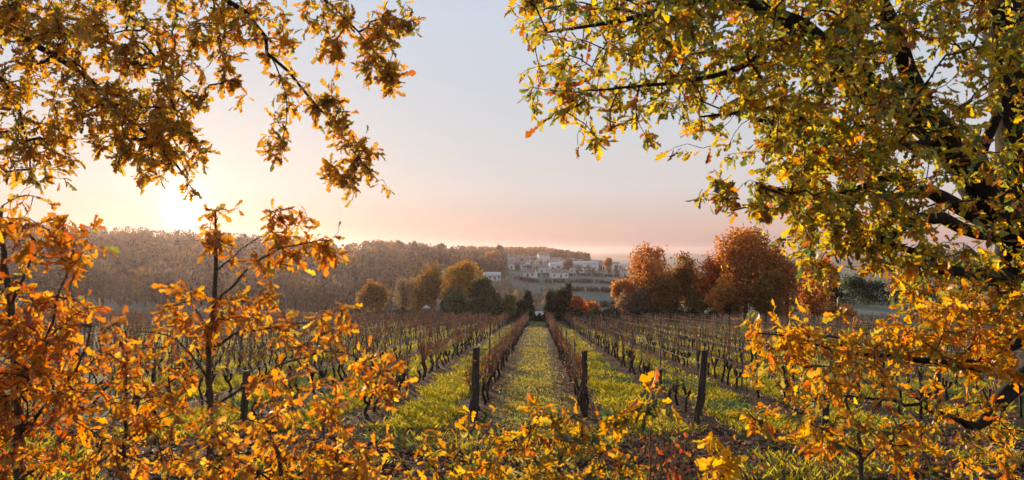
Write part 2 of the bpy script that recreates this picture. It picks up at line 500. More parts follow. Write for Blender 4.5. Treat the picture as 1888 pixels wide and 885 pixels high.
OCHRE = [(3, (.54, .31, .05)), (2.5, (.46, .27, .05)), (1.6, (.32, .25, .05)), (.8, (.15, .15, .04)), (1.2, (.56, .27, .04)), (.3, (.3, .1, .03))]
YELLOW = [(3, (.55, .33, .035)), (2, (.50, .24, .03)), (1.4, (.30, .26, .04)), (1.3, (.10, .13, .035)), (.6, (.05, .085, .03)), (.5, (.48, .13, .02))]

# ------------------------------------------------------------------ leafy plants grown from limbs toward tips
def in_poly(px, py, poly):
    c = False
    j = len(poly) - 1
    for i in range(len(poly)):
        xi, yi = poly[i]; xj, yj = poly[j]
        if (yi > py) != (yj > py) and px < (xj - xi) * (py - yi) / (yj - yi) + xi: c = not c
        j = i
    return c
def tips_poly(poly, n, d0, d1, clump=4, spread=0.22, holes=()):
    """twig tips filling the part of space seen inside a photograph outline, between two depths"""
    x0, x1 = min(p[0] for p in poly), max(p[0] for p in poly)
    y0, y1 = min(p[1] for p in poly), max(p[1] for p in poly)
    out = []
    guard = 0
    while len(out) < n and guard < n * 60:
        guard += 1
        px, py = random.uniform(x0, x1), random.uniform(y0, y1)
        if not in_poly(px, py, poly) or any(in_poly(px, py, h) for h in holes): continue
        c = P(px, py, random.uniform(d0, d1))
        for _ in range(random.randint(1, clump)):
            out.append(c + rng.normal(0, spread, 3) * np.array([1, 1, .8]))
    return out
def tips_line(pts, n, d0, d1, spread=0.10):
    """twig tips strung along a drawn line"""
    pts = np.asarray(pts, float)
    seg = np.linalg.norm(np.diff(pts, axis=0), axis=1); cs = np.concatenate([[0], np.cumsum(seg)])
    out = []
    for t in rng.random(n) * cs[-1]:
        i = min(np.searchsorted(cs, t) - 1, len(seg) - 1); i = max(i, 0)
        q = pts[i] + (pts[i + 1] - pts[i]) * (t - cs[i]) / seg[i]
        f = t / cs[-1]
        out.append(P(q[0], q[1], d0 + (d1 - d0) * f) + rng.normal(0, spread, 3))
    return out

def grow(root, limbs, tips, twig_mat, limb_mats, step=0.11, twig_r=0.0021, limb_names=None, curl=0.14, max_len=1.6):
    """limbs: list of polylines of (x,y,z,r). Each is a part of its own; twigs reach from them to every tip."""
    base = np.array(root.location)
    nodes, parent = [], []
    for li, L in enumerate(limbs):
        S = spline(L, step if L[0][3] < 0.06 else step * 1.4)
        mb = MB()
        big = S[0][3] > 0.05
        wob = 0.012 if big else 0.006
        pts = S[:, :3] + rng.normal(0, wob, (len(S), 3))
        mb.tube(pts - base, S[:, 3], 12 if big else 6, True, 0, 0.22 if big else 0.1)
        nm = limb_names[li] if limb_names else ('trunk' if li == 0 else 'branch')
        mb.build(nm, limb_mats[min(li, len(limb_mats) - 1)], root, True)
        for p in pts:
            nodes.append(p); parent.append(-1)
    nl = len(nodes)
    tips = np.array(tips)
    A = np.array(nodes)
    d = np.array([np.min(np.linalg.norm(A - t, axis=1)) for t in tips])
    order = np.argsort(d)
    buf = np.zeros((nl + len(tips) * 18, 3)); buf[:nl] = A; cnt = nl
    par = list(parent)
    ends = []
    for oi in order:
        t = tips[oi]
        dd = np.linalg.norm(buf[:cnt] - t, axis=1)
        dd[:nl] *= 0.9
        j = int(np.argmin(dd)); L = dd[j]
        if L > max_len: continue
        k = max(2, min(14, int(L / step) + 1))
        a = buf[j].copy()
        perp = rng.normal(0, 1, 3); perp[2] += 0.7
        perp *= curl * L / (np.linalg.norm(perp) + 1e-9)
        prev = j
        for s in range(1, k + 1):
            u = s / k
            q = a + (t - a) * u + perp * math.sin(math.pi * u) + (rng.normal(0, 0.008, 3) if s < k else 0)
            buf[cnt] = q; par.append(prev); prev = cnt; cnt += 1
        ends.append((prev, t, (t - a) / (L + 1e-9), L))
    w = np.zeros(cnt)
    for e in ends: w[e[0]] = 1
    for i in range(cnt - 1, nl - 1, -1): w[par[i]] += w[i]
    rad = twig_r * np.maximum(w, 1) ** 0.48
    e_c = np.arange(nl, cnt); e_p = np.array(par[nl:cnt])
    if len(e_c):
        a, b = buf[e_p], buf[e_c]
        ax = b - a; ax /= (np.linalg.norm(ax, axis=1, keepdims=True) + 1e-9)
        ref = np.where(np.abs(ax[:, 2:3]) > 0.9, np.array([[1., 0, 0]]), np.array([[0., 0, 1]]))
        u = np.cross(ax, ref); u /= (np.linalg.norm(u, axis=1, keepdims=True) + 1e-9)
        v = np.cross(ax, u)
        r0 = np.where(e_p < nl, rad[e_c] * 1.15, rad[np.minimum(e_p, cnt - 1)]); r0 = np.minimum(r0, rad[e_c] * 1.5)
        r1 = rad[e_c]
        V = []
        for (c, r) in ((a, r0), (b, r1)):
            for kk in range(4):
                th = kk * math.pi / 2
                V.append(c + (u * math.cos(th) + v * math.sin(th)) * r[:, None])
        V = np.stack(V, 1)                 # n,8,3
        fq = np.array([[k, (k + 1) % 4, 4 + (k + 1) % 4, 4 + k] for k in range(4)])
        fc = (fq[None] + (np.arange(len(e_c)) * 8)[:, None, None]).reshape(-1, 4)
        tw = link(bpy.data.objects.new('twigs', np_mesh('twigs', V.reshape(-1, 3) - base, fc, [twig_mat], smooth=True)), root)
        tw['kind'] = 'stuff'
    return ends

def leaves_at(ends, per, size, droop=0.45, along=0.16):
    pos, dr, nr = [], [], []
    for (_, t, dv, L) in ends:
        n = max(2, int(rng.poisson(per)))
        for i in range(n):
            back = abs(rng.normal(0, along)) if i else 0.0
            p = t - dv * min(back, 0.8 * L) + rng.normal(0, 0.012, 3)
            d = dv * 0.55 + rng.normal(0, 0.62, 3); d[2] -= droop
            nn = rng.normal(0, 0.75, 3); nn[2] += 0.2; nn[1] += 0.25
            pos.append(p); dr.append(d); nr.append(nn)
    n = len(pos)
    sz = np.clip(size * np.exp(rng.normal(0, .28, n)), size * 0.4, size * 1.7)
    return np.array(pos), frames(np.array(dr), np.array(nr)), sz

def foliage(root, ends, per, size, palette, n_single=300, droop=0.45, along=0.16, tint=None, frame=(0, 1888, 0, 885)):
    pos, fr, sz = leaves_at(ends, per, size, droop, along)
    cols = pick_cols(palette, len(pos))
    if tint is not None: cols = tint(pos, cols)
    tid = rng.integers(0, len(TEMPL), len(pos))
    rel = pos - CAM
    dep = rel @ FWD
    px = 944 + F * (rel @ RGT) / np.maximum(dep, .1); py = 442.5 - F * (rel @ UPV) / np.maximum(dep, .1)
    inside = (px > frame[0]) & (px < frame[1]) & (py > frame[2]) & (py < frame[3]) & (dep > 1)
    face = np.abs(np.einsum('ni,ni->n', fr[:, :, 2], rel / np.linalg.norm(rel, axis=1, keepdims=True)))
    score = np.where(inside, sz * (0.35 + face) / np.maximum(dep, .5) ** 2.2, -1)
    pick = np.argsort(-score)[:n_single]
    pick = pick[score[pick] > 0]
    mask = np.ones(len(pos), bool); mask[pick] = False
    base = np.array(root.location)
    for i in pick:
        o = bpy.data.objects.new('leaf', LEAF_MESHES[tid[i]])
        mm = Matrix.Identity(4)
        for a in range(3):
            for b in range(3): mm[a][b] = fr[i, a, b] * sz[i]
            mm[a][3] = pos[i, a] - base[a]
        link(o, root)
        o.matrix_basis = mm
        o.color = (*cols[i], 1)
    if mask.any():
        o = link(bpy.data.objects.new('foliage', leaf_mesh('foliage', pos[mask] - base, fr[mask], sz[mask], cols[mask], M_leaf, TEMPL, tid[mask])), root)
        o['kind'] = 'stuff'
    return len(pos)

def limb(*rows):
    """rows of (px, py, depth, radius in m)"""
    return [tuple(P(a, b, c)) + (r,) for a, b, c, r in rows]
def ground_at(px, d):
    q = P(px, 465, d)
    return np.array([q[0], q[1], Hs(q[0], q[1])])

random.seed(100); rng = np.random.default_rng(100)
# ------------------------------------------------------------------ vineyard: wires, stakes, posts, vines
ORD = ['first', 'second', 'third', 'fourth', 'fifth', 'sixth', 'seventh', 'eighth', 'ninth', 'tenth', 'eleventh', 'twelfth', 'thirteenth', 'fourteenth',
       'fifteenth', 'sixteenth', 'seventeenth', 'eighteenth', 'nineteenth', 'twentieth']
TENS = {20: 'twenty', 30: 'thirty', 40: 'forty', 50: 'fifty', 60: 'sixty', 70: 'seventy', 80: 'eighty'}
TENTH = {20: 'twentieth', 30: 'thirtieth', 40: 'fortieth', 50: 'fiftieth', 60: 'sixtieth', 70: 'seventieth', 80: 'eightieth'}
def ordinal(n):
    if n <= 20: return ORD[n - 1]
    t, u = n // 10 * 10, n % 10
    return TENTH[t] if u == 0 else TENS[t] + '-' + ORD[u - 1]
def row_phrase(k):
    return '%s row %s of central grass aisle' % (ordinal(1 - k), 'left') if k <= 0 else '%s row %s of central grass aisle' % (ordinal(k), 'right')
def pixel(x, y, z):
    rel = np.array([x, y, z]) - CAM
    d = rel @ FWD
    return 944 + F * (rel @ RGT) / d, 442.5 - F * (rel @ UPV) / d, d

def vine_variant(kind, lod):
    """returns trunk MB and cane MB, base at origin, row along Y"""
    tr, ca = MB(), MB()
    sides = 7 if lod == 0 else 4
    h = random.uniform(.36, .66) if kind != 'stub' else random.uniform(.25, .38)
    lean = random.uniform(-.2, .2); lx = random.uniform(-.07, .07)
    n = 7 if lod == 0 else 3
    pts, rad = [], []
    ph = random.uniform(0, 6)
    for i in range(n):
        u = i / (n - 1)
        w = 0.045 * math.sin(ph + u * 6.5)
        pts.append((lx * u + w * .7, lean * u + w, -0.06 + (h + .06) * u))
        r = .036 - .011 * u + (.018 if u > .85 else 0) + random.uniform(-.006, .008)
        rad.append(r * (1.25 if i == 0 else 1) * (1 if lod == 0 else .8))
    tr.tube(pts, rad, sides, True, 0, 0.35)
    heads = [Vector(pts[-1])]
    if kind == 'fork':
        for s in (-1, 1):
            a = Vector(pts[-2 if lod else -3]); ln = random.uniform(.16, .30)
            e = a + Vector((random.uniform(-.05, .05), s * ln, random.uniform(.14, .26)))
            mid = (a + e) / 2 + Vector((random.uniform(-.02, .02), s * .05, -.03))
            tr.tube([a, mid, e], [.033, .028, .034], sides, True, 0, 0.3)
            heads.append(e)
    if kind == 'young':
        tr, ca = MB(), MB()
        tr.tube([(0, 0, -.05), (.01, .02, .3), (-.01, .01, .62)], [.014, .012, .010], max(4, sides - 2), True)
        heads = [Vector((-.01, .01, .62))]
    nc = {'dense': 15, 'fork': 9, 'plain': 8, 'young': 3, 'stub': 2, 'bush': 20}[kind]
    if lod: nc = max(2, int(nc * .62))
    ends = []
    for i in range(nc):
        b = random.choice(heads) + Vector((random.gauss(0, .02), random.gauss(0, .05), random.uniform(-.06, .03)))
        ln = random.uniform(.35, .85) if kind != 'stub' else random.uniform(.15, .4)
        sy = random.gauss(0, .28); sx = random.gauss(0, .08)
        bend = random.gauss(0, .10)
        q = [b, b + Vector((sx * .4 + bend * .4, sy * .6, ln * .45)), b + Vector((sx + bend * .3, sy * 1.15, ln * .95))]
        r = random.uniform(.004, .0065) * (1 if lod == 0 else 1.9)
        if lod: ca.tube([q[0], q[2]], [r, r * .6], 3, False)
        else: ca.tube(q, [r, r * .85, r * .55], 3, False)
        ends.append((q[1], q[2]))
        if lod == 0 and random.random() < .55:
            e = q[1] + Vector((random.gauss(0, .06), random.gauss(0, .14), random.uniform(.1, .3)))
            ca.tube([q[1], e], [r * .6, r * .4], 3, False)
    if kind in ('dense', 'bush', 'plain', 'fork') and random.random() < .8:   # an old cane tied down along the wire
        b = heads[0]; s = random.choice((-1, 1))
        r = .007 * (1 if lod == 0 else 1.6)
        ca.tube([b, b + Vector((0, s * .25, .16)), b + Vector((.01, s * .6, .08)), b + Vector((0, s * .95, .02))], [r, r, r * .8, r * .6], 3, False)
    return tr, ca, ends
def dead_leaves(ends, n):
    pos = []
    for i in range(n):
        a, b = random.choice(ends)
        u = random.random()
        pos.append(np.array(a) * (1 - u) + np.array(b) * u + rng.normal(0, .03, 3))
    pos = np.array(pos)
    d = rng.normal(0, .5, (n, 3)); d[:, 2] -= .8
    return pos, frames(d, rng.normal(0, 1, (n, 3))), rng.uniform(.05, .10, n), pick_cols([(3, (.17, .06, .035)), (2, (.26, .10, .045)), (1, (.36, .13, .03)), (1, (.12, .06, .04))], n)

VINES = []                                    # shared mesh data per variant
for kind, nl in (('dense', 16), ('dense', 22), ('bush', 26), ('dense', 18), ('fork', 6), ('plain', 5), ('fork', 3), ('plain', 7), ('stub', 0), ('young', 3), ('fork', 8), ('plain', 2)):
    tr, ca, ends = vine_variant(kind, 0)
    lm = None
    if nl:
        p, fr, s, c = dead_leaves(ends, nl)
        lm = leaf_mesh('dead_leaves', p, fr, s, c, M_litter, SMALL)
    VINES.append((tr.mesh('trunk', M_vine, True), ca.mesh('canes', M_cane, False), lm))
LOWV = []
for kind, nl in (('dense', 9), ('bush', 12), ('dense', 10), ('fork', 3), ('plain', 3), ('plain', 2), ('stub', 0), ('fork', 4)):
    tr, ca, ends = vine_variant(kind, 1)
    tri = [np.array(tr.v), np.array([f for f in tr.f if len(f) == 4])]
    cai = [np.array(ca.v), np.array([f for f in ca.f if len(f) == 4])]
    lf = dead_leaves(ends, nl) if nl else None
    LOWV.append((tri, cai, lf))

K0, K1 = -27, 29
stake_list, vine_list = [], []
row_near = {}
for k in range(K0, K1 + 1):
    x = row_x(k)
    y0 = FIELD_Y0 + (0.0 if k in (0, 1) else random.uniform(-.3, .5)) + (0 if k < 4 else min(3.0, .12 * (k - 3)))
    row_near[k] = y0
    ys_ = y0 + 5.6 + (0.4 if k % 2 else -.2)
    while ys_ < FIELD_Y1:
        stake_list.append((k, x + random.gauss(0, .03), ys_, random.uniform(1.28, 1.5), random.gauss(0, .025), random.gauss(0, .03)))
        ys_ += 5.8 + random.uniform(-.5, .5)
    yv = y0 + .55
    i = 0
    while yv < FIELD_Y1 - .5:
        i += 1
        vine_list.append((k, i, x + random.gauss(0, .035), yv + random.gauss(0, .07)))
        yv += 0.98 if random.random() > .06 else 1.9

# wires: two per row, sagging between stakes
for k in range(K0, K1 + 1):
    x = row_x(k)
    for hgt, nm in ((0.72, 'lower'), (1.18, 'upper')):
        pts = []
        y = row_near[k]
        first = True
        while y < FIELD_Y1:
            pts.append((x + .025, y, Hs(x, y) + hgt + (0 if first else random.gauss(0, .012))))
            pts.append((x + .025, y + 2.9, Hs(x, y + 2.9) + hgt - .02))
            y += 5.8; first = False
        mb = MB()
        # keep a just-visible gauge with distance from the lens out of it: one honest gauge
        mb.tube(pts, [.0042] * len(pts), 3, False)
        o = mb.build('trellis_wire', M_wire)
        tag(o, '%s trellis wire of the %s' % (nm, row_phrase(k)), 'wire', 'trellis wires along the vine rows')

# stakes
stake_meshes = []
for v in range(4):
    mb = MB()
    w = random.uniform(.022, .03)
    mb.tube([(0, 0, -.3), (random.gauss(0, .006), 0, .45), (random.gauss(0, .008), random.gauss(0, .008), .9), (0, 0, 1.0)], [w * 1.1, w, w * .95, w * .8], 6, True, 0, .25)
    stake_meshes.append(mb.mesh('vine_stake', M_stake, False))
def vis_key(x, y, z):
    px, py, d = pixel(x, y, z)
    pen = 0
    if px < 60 or px > 1800: pen = 400
    elif px < 560: pen = (560 - px) * .06
    elif px > 1440: pen = (px - 1440) * .05
    return d + pen
stake_list.sort(key=lambda s: vis_key(s[1], s[2], Hs(s[1], s[2]) + .7))
per_row = {}
for s in sorted(stake_list[:230], key=lambda s: s[2]):
    k = s[0]
    # its place counted along the whole row
    num = sorted(q[2] for q in stake_list if q[0] == k).index(s[2]) + 1
    o = bpy.data.objects.new('vine_stake', random.choice(stake_meshes))
    o.location = (s[1], s[2], Hs(s[1], s[2]))
    o.rotation_euler = (s[4], s[5], random.uniform(0, 6))
    o.scale = (1, 1, s[3])
    link(o)
    tag(o, 'grey wooden stake, %s from near end, %s' % (ordinal(num), row_phrase(k)), 'stake', 'grey stakes along the vine rows')
rest = stake_list[230:]
if rest:
    mv = np.array([v.co[:] for v in stake_meshes[0].vertices]); mf = [tuple(p.vertices) for p in stake_meshes[0].polygons if len(p.vertices) == 4]
    V = np.vstack([mv * np.array([1, 1, s[3]]) + np.array([s[1], s[2], Hs(s[1], s[2])]) for s in rest])
    Fc = (np.array(mf)[None] + (np.arange(len(rest)) * len(mv))[:, None, None]).reshape(-1, 4)
    o = link(bpy.data.objects.new('distant_stakes', np_mesh('distant_stakes', V, Fc, [M_stake])))
    tag(o, 'thin grey stakes in the far part of the vineyard', kind='stuff')

# wooden end posts where the rows start
def end_post(k, h, r, lean_x, lean_y, label, dx=0.0, y=None):
    mb = MB()
    n = 9
    pts = [(random.gauss(0, .006), random.gauss(0, .006), -.35 + (h + .35) * i / (n - 1)) for i in range(n)]
    mb.tube(pts, [r * (1.12 - .16 * i / (n - 1)) for i in range(n)], 10, True, 0, .14)
    mb.v = [(a, b, c + (a * .25 if c > h - .02 else 0)) for a, b, c in mb.v]
    x = row_x(k) + dx; y = y or row_near[k] - .12
    o = mb.build('end_post', M_post, None, False)
    o.location = (x, y, Hs(x, y)); o.rotation_euler = (lean_y, lean_x, random.uniform(0, .3))
    tag(o, label, 'post', 'wooden posts at the near end of the vine rows')
    return o
row_near[0] = 15.6; row_near[1] = 16.0; row_near[2] = 15.0
end_post(0, 1.47, .075, .03, 0, 'thick upright wooden end post left of the central grass aisle', 0.0, 15.7)
end_post(1, 1.38, .06, 0.0, 0, 'upright slim wooden end post right of the central grass aisle', 0.0, 16.2)
end_post(2, 1.46, .066, .13, -.03, 'dark wooden end post leaning to one side, nearest in the vineyard', -0.13, 15.3)
for k in (-8, -7, -6, -5, -4, -3, -2, -1):
    if k == -1: continue
    end_post(k, random.uniform(.75, 1.35), .07, random.gauss(0, .05), 0, 'dark wooden end post starting the %s' % row_phrase(k))
for k in range(3, 9):
    end_post(k, random.uniform(1.0, 1.4), .065, random.gauss(0, .05), 0, 'dark wooden end post starting the %s' % row_phrase(k))

# vines: the largest 300 one by one, the rest as one mass
vine_list.sort(key=lambda s: vis_key(s[2], s[3], Hs(s[2], s[3]) + .6))
NV = 300
for (k, i, x, y) in vine_list[:NV]:
    left = k <= 0
    if k == 1: v = random.choice((0, 3, 5, 7, 10, 5, 7, 6, 11))
    elif left: v = random.choice((0, 1, 2, 3, 3, 0, 4, 10)) if k == 0 or random.random() < .6 else random.choice((4, 6, 8, 5, 10, 1))
    else: v = random.choice((4, 5, 6, 7, 8, 9, 10, 11, 5, 7))
    if k == 2 and i <= 3: v = (4, 10, 6)[i - 1]
    look = {8: 'short stumpy grapevine', 9: 'young thin grapevine', 4: 'forked bare grapevine', 6: 'forked bare grapevine', 10: 'forked bare grapevine'}.get(v, 'gnarled bare grapevine')
    root = empty('grapevine', (x, y, Hs(x, y) + .03), '%s, %s from near end, %s' % (look, ordinal(i), row_phrase(k)), 'grapevine', 'grapevines in the vineyard rows')
    root.rotation_euler = (0, 0, random.choice((0, math.pi)) + random.gauss(0, .2))
    s = random.uniform(.9, 1.12); root.scale = (s, s, s)
    for nm, me in zip(('trunk', 'canes', 'dead_leaves'), VINES[v]):
        if me is None: continue
        c = link(bpy.data.objects.new(nm, me), root)
        if nm != 'trunk': c['kind'] = 'stuff'
rest = vine_list[NV:]
V, Fc, MI, off = [], [], [], 0
LP, LF, LS, LC = [], [], [], []
for (k, i, x, y) in rest:
    left = k <= 1
    t = LOWV[random.choice((0, 1, 2, 0, 2, 3, 4)) if left else random.choice((3, 4, 5, 6, 7, 0, 4))]
    a = random.choice((0, math.pi)) + random.gauss(0, .2); s = random.uniform(.85, 1.15)
    ca_, sa_ = math.cos(a), math.sin(a)
    M3 = np.array([[ca_, -sa_, 0], [sa_, ca_, 0], [0, 0, 1]]) * s
    o3 = np.array([x, y, Hs(x, y) + .02])
    for mi, (vv, ff) in enumerate(t[:2]):
        if not len(ff): continue
        V.append(vv @ M3.T + o3); Fc.append(ff + off); MI.append(np.full(len(ff), mi)); off += len(vv)
    if t[2] is not None:
        LP.append(t[2][0] @ M3.T + o3); LF.append(np.einsum('ij,njk->nik', M3 / s, t[2][1])); LS.append(t[2][2] * 1.35); LC.append(t[2][3])
o = link(bpy.data.objects.new('distant_vines', np_mesh('distant_vines', np.vstack(V), np.vstack(Fc), [M_vine, M_cane], np.concatenate(MI))))
tag(o, 'far rows of bare grapevines merging toward the valley', kind='stuff')
ol = link(bpy.data.objects.new('distant_vine_leaves', leaf_mesh('distant_vine_leaves', np.vstack(LP), np.vstack(LF), np.concatenate(LS), np.vstack(LC), M_litter, SPRIG)))
tag(ol, 'last brown leaves clinging to the far vine rows', kind='stuff')

random.seed(101); rng = np.random.default_rng(101)
# ------------------------------------------------------------------ trees at the far edge of the vineyard
def blob_tips(c, rx, ry, rz, n, lobes=7):
    """tips spread through an uneven crown made of several lobes"""
    out = []
    L = []
    for _ in range(lobes):
        v = rng.normal(0, 1, 3); v /= np.linalg.norm(v)
        L.append((np.array(c) + v * np.array([rx, ry, rz]) * random.uniform(.38, .78), random.uniform(.24, .52)))
    for _ in range(n):
        q, s = random.choice(L)
        v = rng.normal(0, 1, 3); v /= np.linalg.norm(v)
        out.append(q + v * np.array([rx, ry, rz]) * s * random.uniform(.55, 1.0) ** .7)
    return out
def cone_tips(h, w, n):
    out = []
    for _ in range(n):
        u = 1 - math.sqrt(random.random())
        r = w * (1 - u) ** .8 * (.75 + .35 * math.sin(u * 19)) * math.sqrt(random.random())
        a = random.uniform(0, 6.283)
        out.append(np.array([r * math.cos(a), r * math.sin(a), h * (.03 + .97 * u)]))
    return out
def far_tree(px, d, top_py, wpx, palette, label, name='broadleaf_tree', dens=1.0, trunk_frac=.22, card=.20, twigs=True, group=None, base=None, lobes=8, trunk_mat=None, base_py=None, flatten=1.0, evergreen=False, cone=False):
    g = ground_at(px, d)
    if base is not None: g[2] = base
    topz = P(px, top_py, d)[2]
    h = max(1.5, topz - g[2])
    w = wpx / F * d / 2
    root = empty(name, g, label, 'tree', group or 'trees beyond the vineyard')
    cz0 = h * trunk_frac
    c = np.array([0, 0, (h + cz0) / 2])
    n = int(170 * dens)
    tips = blob_tips(c, w, w * flatten, (h - cz0) / 2, n, lobes)
    if cone: tips = cone_tips(h, w, n)
    tr = max(.09, h * .022)
    mb = MB()
    lean = random.gauss(0, .03) * h
    tp = [(0, 0, -.4), (lean * .3, 0, h * .2), (lean * .7, 0, h * .45), (lean, 0, h * .78)]
    mb.tube(tp, [tr * 1.3, tr, tr * .75, tr * .25], 7, True, 0, .15)
    mb.build('trunk', trunk_mat or M_bark, root, True)
    br = MB()
    for t in tips[:(70 if twigs else 22)]:
        u = random.uniform(.25, .8)
        b = np.array([lean * u, 0, h * u * .85])
        if b[2] > t[2]: b[2] = max(.15 * h, t[2] - .25 * h * random.random())
        m = (b + t) / 2 + rng.normal(0, .04 * h, 3)
        r = tr * .26
        br.tube([b, m, t], [r, r * .55, r * .15], 4, False)
    br.build('branches', trunk_mat or M_bark, root, True)
    pos, dr = [], []
    for t in tips:
        k = int(rng.poisson(26 if not evergreen else 34))
        sp = .07 * w + .13
        pos.append(t + rng.normal(0, sp, (k, 3)))
    pos = np.vstack(pos)
    nn = rng.normal(0, 1, pos.shape); nn[:, 2] += .3
    dd = rng.normal(0, 1, pos.shape); dd[:, 2] -= .2
    sz = rng.uniform(card * .7, card * 1.4, len(pos))
    cols = pick_cols(palette, len(pos), .16)
    pos = pos[pos[:, 2] > .05] if False else np.maximum(pos, np.array([-1e9, -1e9, .1]))
    o = link(bpy.data.objects.new('crown', leaf_mesh('crown', pos, frames(dd, nn), sz * 1.6, cols, M_far_leaf, SPRIG)), root)
    return root
P_GOLD = [(3, (.42, .24, .05)), (2, (.34, .20, .05)), (1.3, (.20, .17, .05)), (.8, (.48, .22, .04))]
P_OAKBR = [(3, (.30, .15, .04)), (2, (.22, .14, .045)), (1, (.38, .17, .04)), (1, (.14, .12, .04))]
P_EVER = [(3, (.07, .095, .048)), (2, (.11, .13, .06)), (1, (.045, .065, .036)), (.6, (.20, .16, .06))]
P_DARK = [(3, (.028, .045, .03)), (2, (.045, .06, .035)), (1, (.02, .03, .022))]
P_RUST = [(3, (.50, .20, .075)), (2, (.56, .27, .075)), (1.6, (.34, .15, .075)), (1, (.52, .32, .09))]
P_FLAME = [(3, (.54, .23, .06)), (2, (.48, .17, .055)), (1.5, (.56, .31, .07)), (1.6, (.32, .19, .075))]
P_RED = [(3, (.52, .14, .04)), (2, (.44, .10, .035)), (1, (.58, .24, .05))]
P_BARE = [(3, (.20, .15, .11)), (2, (.26, .19, .13)), (1, (.30, .18, .09))]
P_OLIVE = [(3, (.20, .18, .06)), (2, (.15, .15, .055)), (1, (.30, .20, .05))]
far_tree(685, 112, 520, 54, P_OAKBR, 'small round brown oak standing alone beyond the left vine rows', trunk_frac=.08, lobes=16)
far_tree(745, 122, 500, 46, P_BARE, 'thin pale half-bare tree between the round oak and the golden trees', dens=.5, trunk_frac=.3, card=.16)
far_tree(800, 118, 488, 90, P_OAKBR, 'broad golden-brown tree behind the left vine rows', dens=1.6, trunk_frac=.04)
far_tree(850, 124, 472, 84, P_GOLD, 'tallest golden tree of the clump behind the left vine rows', dens=1.6, trunk_frac=.06)
far_tree(846, 109, 518, 66, P_EVER, 'grey-green evergreen tree in front of the golden clump', evergreen=True, trunk_frac=.05, dens=1.2)
far_tree(890, 106, 514, 66, P_EVER, 'dark round evergreen tree at the right of the golden clump', evergreen=True, trunk_frac=.05, dens=1.3)
far_tree(938, 108, 548, 30, P_OLIVE, 'low olive shrub-like tree between dark evergreens left of the aisle', evergreen=True, trunk_frac=.05, dens=.6)
far_tree(960, 110, 552, 26, P_DARK, 'low dark bush left of the conifer at the aisle end', evergreen=True, trunk_frac=.03, dens=.5)
far_tree(973, 112, 536, 30, P_DARK, 'dark conifer just left of the aisle end', evergreen=True, cone=True, dens=.8, name='conifer_tree')
far_tree(1016, 113, 527, 26, P_DARK, 'dark pointed conifer just right of the pale roof', evergreen=True, cone=True, dens=.8, name='conifer_tree')
far_tree(1033, 114, 531, 40, P_DARK, 'broad dark evergreen between the two pointed conifers right of the aisle', evergreen=True, trunk_frac=.04, dens=1.0)
far_tree(1049, 115, 522, 18, P_DARK, 'narrow pointed dark cypress right of the pale roof', evergreen=True, cone=True, dens=.6, name='cypress_tree')
far_tree(1066, 112, 548, 34, P_RED, 'small rust-red tree beside the narrow cypress', dens=.6, trunk_frac=.1)
far_tree(1092, 114, 554, 36, P_RUST, 'low orange-brown bush tree right of the rust-red tree', dens=.6, trunk_frac=.05)
far_tree(1150, 108, 510, 56, P_RUST, 'low reddish tree at the left end of the right-hand treeline', dens=.8, trunk_frac=.03)
far_tree(1200, 106, 452, 110, P_RUST, 'tall reddish-brown tree with airy top in the right-hand treeline', dens=1.3, trunk_frac=.03)
far_tree(1248, 107, 466, 84, P_OAKBR, 'golden-brown tree beside the tall reddish-brown tree', dens=1.1, trunk_frac=.03)
far_tree(1285, 110, 480, 84, P_OAKBR, 'olive-brown tree in the dip of the right-hand treeline', dens=1.0, trunk_frac=.03)
far_tree(1228, 103, 515, 74, P_OAKBR, 'low brown tree filling the gap under the tall reddish-brown tree', dens=1.0, trunk_frac=.02)
far_tree(1295, 103, 520, 70, P_OLIVE, 'low olive bush tree at the foot of the red tree', dens=1.0, trunk_frac=.02)
far_tree(1175, 104, 530, 66, P_BARE, 'low brown thicket tree at the foot of the tall reddish-brown tree', dens=.8, trunk_frac=.02)
far_tree(1322, 102, 468, 96, P_RED, 'red tree left of the tallest flame-orange tree', dens=1.2, trunk_frac=.03)
far_tree(1374, 98, 412, 138, P_FLAME, 'tallest flame-orange tree in the right-hand treeline', dens=2.0, trunk_frac=.03)
far_tree(1345, 93, 505, 80, P_FLAME, 'low bright orange tree in front of the red tree', dens=1.0, trunk_frac=.03)
far_tree(1450, 97, 444, 134, P_RUST, 'wide russet tree at the right of the flame-orange tree', dens=1.8, trunk_frac=.03)
far_tree(1498, 99, 468, 76, P_RUST, 'loose russet tree at the right end of the treeline beside the frosty field', dens=1.0, trunk_frac=.05)
far_tree(1412, 92, 500, 80, P_OAKBR, 'brown-olive tree low in front of the russet tree', dens=1.0, trunk_frac=.03)
far_tree(1552, 90, 560, 52, P_RUST, 'small orange-brown shrub tree alone in the frosty field', dens=.6, trunk_frac=.05, name='shrub')
far_tree(1535, 134, 486, 50, P_EVER, 'dark green tree behind the frosty field', dens=.9, trunk_frac=.1)
far_tree(1590, 138, 500, 70, P_EVER, 'low dark green tree above the hedge of the frosty field', dens=.9, trunk_frac=.1)
far_tree(1660, 150, 478, 80, P_BARE, 'bare reddish tree far right behind the hedge', dens=.8, trunk_frac=.1)
far_tree(1745, 142, 440, 110, P_BARE, 'bare pinkish tree glimpsed under the big oak limb', dens=.9, trunk_frac=.2)

